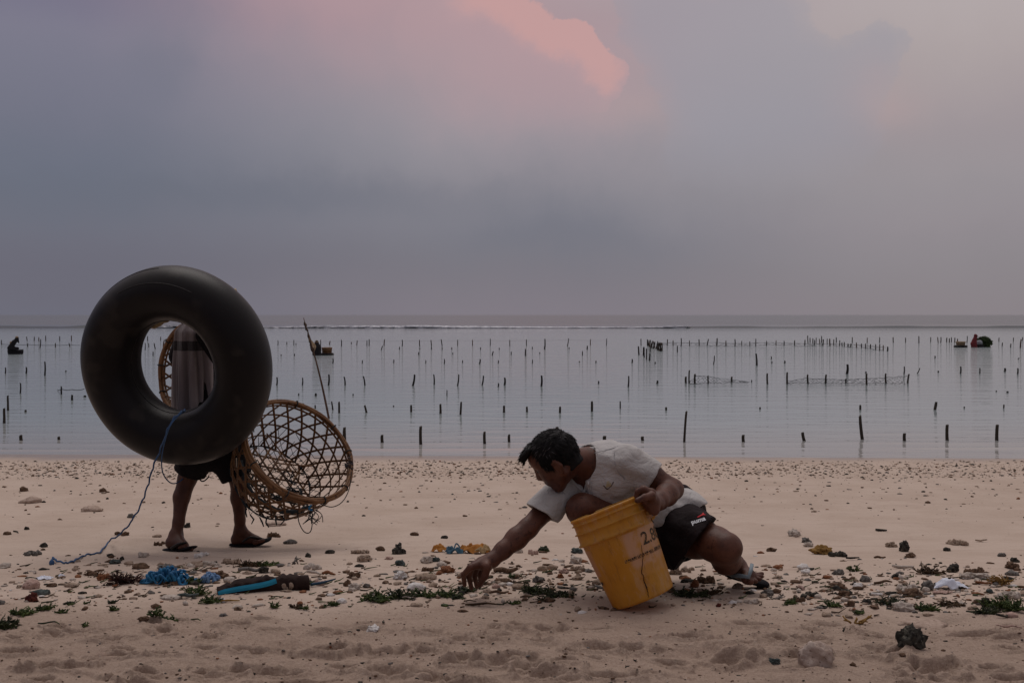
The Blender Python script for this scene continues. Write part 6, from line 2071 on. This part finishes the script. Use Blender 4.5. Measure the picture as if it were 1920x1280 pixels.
 ('r',1534,1112,16,8,'pale','pale pebble at the foot of the dark cluster'),
 ('c',1584,1108,24,10,'brown','brown conch east of the dark cluster'),
 ('t',1656,1090,34,8,'brown','brown dry stalk north of the white cylinder'),
 ('t',1646,1110,22,9,'white','white coral cylinder lying on the eastern sand'),
 ('c',1638,1108,14,6,'grey','grey chip touching the white coral cylinder'),
 ('c',1682,1082,20,9,'dark','dark oval stone north of the white plastic'),
 ('k',1702,1097,40,16,'pale','pale curved coral heap west of the white plastic'),
 ('c',1742,1094,30,20,'grey','grey woolly clump at the west tip of the white plastic'),
 ('r',1738,1103,16,8,'pale','pale pebble below the grey woolly clump'),
 ('c',1715,1109,40,14,'brown','brown crust heap south of the pale coral heap'),
 ('c',1815,1084,30,12,'pale','pale knobbly coral beyond the white plastic'),
 ('c',1845,1085,36,11,'pale','long pale coral beyond the white plastic'),
 ('w',1872,1085,38,20,'ochre','yellow-brown weed with upright tip at the east'),
 ('t',1844,1093,30,7,'rust','reddish stick below the long pale coral'),
 ('r',1857,1106,13,8,'teal','blue-grey pebble east of the white plastic'),
 ('r',1900,1076,26,9,'grey','smooth grey stone near the eastern edge'),
 ('c',1697,1135,42,17,'pale','big smooth tan stone in the eastern wrack line'),
 ('w',1668,1122,44,16,'weedd','dark weed west of the big smooth stone'),
 ('w',1735,1133,36,16,'weed','green weed east of the big smooth stone'),
 ('w',1560,1128,36,12,'weed','bright green weed patch in the eastern wrack line'),
 ('r',1597,1129,15,11,'brown','round brown shell in the eastern wrack line'),
 ('c',1627,1126,20,10,'dark','black lump in the eastern wrack line'),
 ('w',1610,1141,24,8,'weed','flat green weed north of the ochre sponge'),
 ('w',1780,1124,50,12,'weedb','flat brown weed under the white plastic'),
 ('c',1853,1127,24,18,'dark','black and purple lump at the eastern weeds'),
 ('w',1880,1125,56,26,'weed','large green weed bed at the eastern edge'),
 ('w',1850,1138,44,16,'weedd','dark weed south of the black and purple lump'),
 ('w',1902,1133,34,22,'weed','tall green weed right at the eastern edge'),
 ('k',1893,1113,48,14,'pale','pale crumbs within the eastern weed bed'),
 ('t',1880,1150,26,7,'dark','dark stick below the eastern weed bed'),
 ('r',1900,1150,26,9,'pink','pink flat stone below the eastern weed bed'),
 ('b',1603,1152,42,26,'ochre','ochre branched sponge standing in the eastern sand'),
 ('b',1578,1178,22,11,'dark','small black branched twig below the ochre sponge'),
 ('c',1715,1204,60,42,'dark','big dark coral rock on the near sand at the east'),
 ('r',1693,1231,14,6,'brown','small brown stone below the big dark coral rock'),
 ('c',1453,1231,26,11,'teal','dark grey chip west of the big white shell'),
 ('r',1600,1245,12,6,'brown','tiny brown stone east of the big white shell'),
 ('w',1440,1276,50,16,'ochre','orange-brown weed at the bottom edge of the frame'),
 ('c',698,1181,28,13,'white','white lumpy shell alone on the near sand'),
 ('r',1737,1160,100,10,'sand','low scarp of sand in front of the eastern wrack'),
 ('t',1905,1168,40,7,'pink','pinkish coral stick at the eastern edge'),
 ('t',1892,1175,44,6,'pink','second pinkish coral stick, crossing the first at the edge'),
 ('r',863,1080,13,8,'tan','tan pebble just west of the fingers'),
 ('r',1118,1090,18,9,'tan','tan pebble at the side of the bucket'),
 ('c',1247,1090,20,9,'brown','brown chip behind the bucket foot'),
]
for e in B_:
    kw = {}
    if len(e) > 7: kw = dict(name=e[7], cat=e[8])
    D_(*e[:7], **kw)

# ---- one-off finds
def skull_shell():
    v, fc, g0 = lump(1535, 1228, 70, 46, 31, 4, .22, .8)
    c_ = v.mean(0)
    for (x, z, r_) in ((-.035, .035, .016), (.03, .045, .014), (-.05, -.005, .012), (.015, .0, .012)):   # hollows
        ctr = c_ + np.array([x, -.05, z])
        d = np.linalg.norm(v - ctr, axis=1)
        dirv = v - c_; dirv /= np.linalg.norm(dirv, axis=1)[:, None]
        v = v - dirv * (np.exp(-(d / (r_ * 1.6)) ** 2) * .022)[:, None]
    solo('shell', v, fc, dmat('bleached_shell', (.36, .275, .225), (.47, .385, .33), 12, (.20, .14, .11)), 'big bleached white hollow shell on the near sand', 'shell', GRP)
skull_shell()
def driftwood():
    root = thing('driftwood_block', 'dark wet driftwood block with a bright blue strip along it', 'driftwood', G(495, 1112))
    a, b_ = G(408, 1117), G(581, 1106)
    ax = (b_ - a); L_ = ax.length; ax.normalize()
    up = Vector((0, 0, 1)); sd = ax.cross(up).normalized(); k = a.y / F
    N, V, Fc = 60, [], []
    for i in range(N + 1):
        q = i / N
        hh = (13 + 12 * min(1, q * 2.2)) * k * (1 + .10 * float(vnoise([q * 14, 0, 0], 2)))
        if q < .12: hh *= .5 + q * 4.2
        dp = .085 + .01 * float(vnoise([q * 8, 3, 0], 4))
        p = a + ax * (q * L_)
        wob = lambda s_: .006 * float(vnoise([q * 26, s_, 0.], 6))
        for (d_, z) in ((0 + wob(1), -.012), (0 + wob(2), hh * .5), (.006 + wob(3), hh + wob(5)), (dp * .5, hh + .004 + wob(7)), (dp, hh * .9 + wob(9)), (dp, -.012)):
            V.append(p - sd * d_ + up * z)
    for i in range(N):
        for j in range(6):
            l_ = (j + 1) % 6
            Fc.append([i * 6 + j, i * 6 + l_, (i + 1) * 6 + l_, (i + 1) * 6 + j])
    Fc += [[0, 1, 2, 3, 4, 5][::-1], [N * 6 + j for j in range(6)]]
    V = [Vector(p) for p in V]
    if (V[1] - V[1 + 3]).y > 0:      # make sure depth runs away from the camera
        pass
    md = mat('wet_dark_wood', (.016, .008, .007), (.030, .017, .014), 22, .85, .005, 60, stretch=(.3, 1, 1), spec=.15)
    o = mk('wood', V, Fc, md, root)
    tr = bvh(o)
    M_blue = mat('bright_blue_strip', (.008, .20, .33), (.012, .26, .40), 8, .45, .0006, 30)
    pts = []
    for (x, y) in ((409, 1112), (418, 1109), (428, 1107), (450, 1103), (475, 1099), (500, 1094), (518, 1088)):
        d = ray(x, y).normalized()
        hit, nn, _, _ = tr.ray_cast(Vector((0, 0, CH)), d)
        pts.append((hit if hit is not None else G(x, y)) - d * .004)
    mk('blue_strip', *tube(spline(pts, 6), [.008, .0105, .0115, .0118, .0115], 6, flat=.4, up=lambda i, p: cam.location - p), M_blue, root, False)
    solo('stick', *tube(spline([G(583, 1101) + up * .012, G(605, 1098) + up * .014, G(629, 1094) + up * .02], 5), [.009, .0075, .004], 6, flat=.5), mat('dark_blue_plastic', (.012, .05, .10), None, rough=.5), 'thin dark blue plastic stick poking out past the driftwood block', 'stick', GRP)
    for (x, y, s_) in ((532, 1099, .011), (545, 1098, .012), (538, 1103, .006)):
        d = ray(x, y).normalized(); hit, nn, _, _ = tr.ray_cast(Vector((0, 0, CH)), d)
        if hit is not None:
            v, fc = ico(2)
            mk('barnacle', v * np.array([s_, .004, s_ * 1.2]) + np.array(hit), fc, DM['tan'], o)
driftwood()
def tangle(name, label, px, py, w_, h_, m_, n, r_, cat, seed, loops=None):
    rg = np.random.default_rng(seed)
    g0 = G(px, py + h_ / 2); k = g0.y / F; g0.z = float(gz(g0.x, g0.y)[0])
    L = []
    for i in range(n):
        c_ = np.array([rg.uniform(-.5, .5) * w_ * k, rg.uniform(-.02, .05), 0])
        pts = []
        a = rg.uniform(0, 6.28)
        for j in range(7):
            a += rg.uniform(.4, 1.4)
            rr_ = rg.uniform(.10, .22) * w_ * k * .5
            env = max(.15, 1 - (2 * c_[0] / (w_ * k)) ** 2)
            pts.append(g0 + Vector((c_[0] + rr_ * math.cos(a), c_[1] + rr_ * .6 * math.sin(a), max(r_, rg.uniform(.05, 1.0) * h_ * k * env))))
            c_[0] += rg.uniform(-.05, .05) * w_ * k
        L.append(tube(spline(pts, 4), r_ * rg.uniform(.7, 1.3), 5))
    V, Fc = merge(L)
    return solo(name, V, Fc, m_, label, cat, GRP)
M_bluerope = mat('blue_nylon', (.008, .085, .20), (.02, .15, .30), 30, .6, .001, 120)
tangle('rope_tangle', 'bright blue nylon rope tangle lying west of the driftwood block', 312, 1082, 92, 30, M_bluerope, 46, .0052, 'rope', 5)
tangle('plastic_sheet', 'crumpled pale blue plastic between rope tangle and brown leaf', 390, 1086, 38, 18, mat('pale_blue_plastic', (.07, .15, .30), (.13, .24, .40), 30, .4, .001, 60), 22, .006, 'plastic', 8)
def crumple(name, px, py, w_, h_, m_, label, cat, seed, dome=1.0, dep=.5, group=GRP):
    g0 = G(px, py + h_ / 2); k = g0.y / F; g0.z = float(gz(g0.x, g0.y)[0])
    nx, ny = 34, 16
    V = []
    for i in range(nx + 1):
        for j in range(ny + 1):
            u_, v_ = i / nx * 2 - 1, j / ny * 2 - 1
            rim = (1 + .14 * math.sin(5 * math.atan2(v_, u_) + seed))
            su, sv = u_ * math.sqrt(max(0, 1 - v_ * v_ / 2)) * rim, v_ * math.sqrt(max(0, 1 - u_ * u_ / 2)) * rim
            e = max(0, 1 - su * su - sv * sv)
            z = dome * h_ * k * (e ** .7) * (.75 + .35 * float(fbm([su * 2.2 + seed, sv * 2.2, 0.], 3, seed))) + .003 + .004 * abs(float(vnoise([su * 6, sv * 6, seed * 1.], 3)))
            V.append(g0 + Vector((su * w_ * k / 2, dep * w_ * k * (sv * .5 + .4), z)))
    Fc = [[i * (ny + 1) + j, (i + 1) * (ny + 1) + j, (i + 1) * (ny + 1) + j + 1, i * (ny + 1) + j + 1] for i in range(nx) for j in range(ny)]
    o = solo(name, V, Fc, m_, label, cat, group)
    md = o.modifiers.new('thickness', 'SOLIDIFY'); md.thickness = .0016
    return o
M_whitepl = mat('white_plastic', (.62, .66, .76), (.72, .76, .84), 14, .45, .0008, 60)
crumple('plastic_sheet', 1787, 1094, 64, 17, M_whitepl, 'white crumpled plastic sheet in the eastern wrack', 'plastic', 3, 1.0, .45)
crumple('paper_scrap', 80, 1084, 30, 6, M_whitepl, 'small white paper scrap near the western edge', 'scrap', 5, .7, .6)
crumple('plastic_scrap', 114, 1077, 12, 5, M_whitepl, 'tiny curled white scrap beside the paper scrap', 'scrap', 6, .9, .6)
crumple('plastic_scrap', 415, 1127, 18, 6, M_whitepl, 'white foam scrap at the foot of the driftwood', 'scrap', 7, .9, .6)
crumple('paper_scrap', 1770, 1108, 36, 8, DM['pink'], 'flat pinkish card half buried under the white plastic', 'scrap', 9, .3, .5)
root = thing('cloth_scrap', 'orange and blue torn cloth scrap lying behind the reaching hand', 'cloth', G(862, 1038))
M_orange = mat('orange_cloth', (.32, .12, .018), (.44, .19, .035), 30, .8, .002, 60)
M_mesh = mat('sandy_cloth', (.26, .17, .075), (.36, .25, .13), 60, .9, .003, 120)
M_dkblue = mat('dark_blue_cloth', (.018, .06, .10), (.035, .10, .15), 30, .7, .002, 60)
for (px, py, w_, h_, m_, nm, sd__) in ((823, 1031, 30, 14, M_orange, 'orange_flap', 2), (893, 1032, 54, 17, M_orange, 'orange_flap', 4), (901, 1033, 40, 15, M_mesh, 'sandy_flap', 8), (852, 1034, 38, 13, M_dkblue, 'blue_flap', 6), (872, 1032, 30, 14, M_orange, 'orange_flap', 12)):
    o = crumple(nm, px, py, w_, h_, m_, 'x', 'x', sd__, 1.0, .6)
    o.parent = root; o.location = o.location - root.location
    for kk_ in ('label', 'category', 'group'): del o[kk_]
g0 = G(860, 1036); k = g0.y / F
for (x0, x1, hh) in ((850, 866, 16), (866, 878, 12), (836, 850, 10)):
    mk('blue_drawcord', *tube(spline([G(x0, 1036) + Vector((0, 0, .01)), G((x0 + x1) / 2 - 2, 1034) + Vector((0, 0, hh * k)), G(x1, 1036) + Vector((0, 0, .012))], 6), .0042, 5), M_dkblue, root)

# ---- uncountable litter: gravel of the swash line, crumbs of the wrack line
def litter(name, label, n, samp, mats, wts, smin, smax, flat=.5):
    v0, f0 = ico(1)
    V, Fc, MI = [], [], []
    nv = len(v0)
    pts = samp(n)
    X = np.array([p[0] for p in pts]); Y = np.array([p[1] for p in pts])
    Z = gz(X, Y)
    f0 = np.array(f0)
    for i in range(len(X)):
        s_ = smin + (smax - smin) * RNG.random() ** 2.6
        q = v0 * (1 + RNG.uniform(-.42, .38, (nv, 1)))
        q = q * np.array([s_ * RNG.uniform(.7, 1.6), s_ * RNG.uniform(.6, 1.1), s_ * RNG.uniform(.4, 1.0) * flat * 1.6])
        a = RNG.uniform(-.7, .7); c_, s2 = math.cos(a), math.sin(a)
        q = np.stack([q[:, 0] * c_ - q[:, 1] * s2, q[:, 0] * s2 + q[:, 1] * c_, q[:, 2]], -1)
        V.append(q + np.array([X[i], Y[i], Z[i] + s_ * .12])); Fc.append(f0 + i * nv)
        MI += [int(RNG.choice(len(mats), p=wts))] * len(f0)
    o = mk(name, np.concatenate(V), np.concatenate(Fc), mats, None, True, MI)
    return tag(o, label, None, None, 'stuff')
def pxs(n, f):
    out = []
    while len(out) < n:
        px, py = RNG.uniform(-40, 1960), f()
        g_ = G(px, py)
        out.append((g_.x, g_.y, px))
    return out
LM = [DM['brown'], DM['dark'], DM['tan'], DM['grey'], DM['rust'], DM['pale']]
litter('gravel', 'dark gravel strewn along the swash line', 5600, lambda n: pxs(n, lambda: 862 + 36 * RNG.beta(1.6, 1.7)), LM, [.42, .18, .20, .14, .04, .02], .0035, .016)
litter('pebbles', 'small pebbles thinning out over the upper sand', 1000, lambda n: pxs(n, lambda: 888 + 130 * RNG.beta(1.0, 3.0)), LM, [.38, .25, .14, .12, .08, .03], .003, .019)
def wline(n):
    out = []
    while len(out) < n:
        px = RNG.uniform(-30, 1950)
        dens = .35 + .65 * math.exp(-((px - 330) / 260) ** 2) + .8 * math.exp(-((px - 1010) / 200) ** 2) + 1.0 * math.exp(-((px - 1700) / 260) ** 2)
        if RNG.random() > dens / 1.7: continue
        py = 1090 + RNG.normal(0, 24) + (14 if px > 1500 else 0)
        if 1000 < py < 1150:
            g_ = G(px, py); out.append((g_.x, g_.y))
    return out
litter('rubble', 'crumbs of shell and coral along the wrack line', 2100, wline, [DM['tan'], DM['brown'], DM['dark'], DM['pale'], DM['grey'], DM['rust'], DM['white']], [.25, .27, .14, .13, .11, .07, .03], .004, .019)
litter('grit', 'sparse grit on the near sand', 1500, lambda n: pxs(n, lambda: 1120 + 165 * RNG.random() ** 1.3), LM, [.36, .36, .10, .12, .04, .02], .0018, .0065)
def twigs():
    L = []
    for (x, y) in wline(330):
        if y > 4.6 or y < 3.3: continue
        z = float(gz(x, y)[0])
        a = RNG.uniform(-.6, .6); ln = RNG.uniform(.015, .06)
        p = Vector((x, y, z + .003))
        L.append(tube([p, p + Vector((math.cos(a), math.sin(a), RNG.uniform(-.05, .3))) * ln * .5, p + Vector((math.cos(a + .5), math.sin(a + .5), RNG.uniform(-.1, .3))) * ln], [.0026, .0024, .001], 4))
    MI = []
    V, Fc = merge(L)
    for f_ in range(len(Fc)): MI.append((f_ // 10) % 3)
    tag(mk('weed_litter', V, Fc, [DM['weedd'], DM['weed'], DM['weedb']], None, True, MI), 'scraps of weed and twigs along the wrack line', None, None, 'stuff')
twigs()
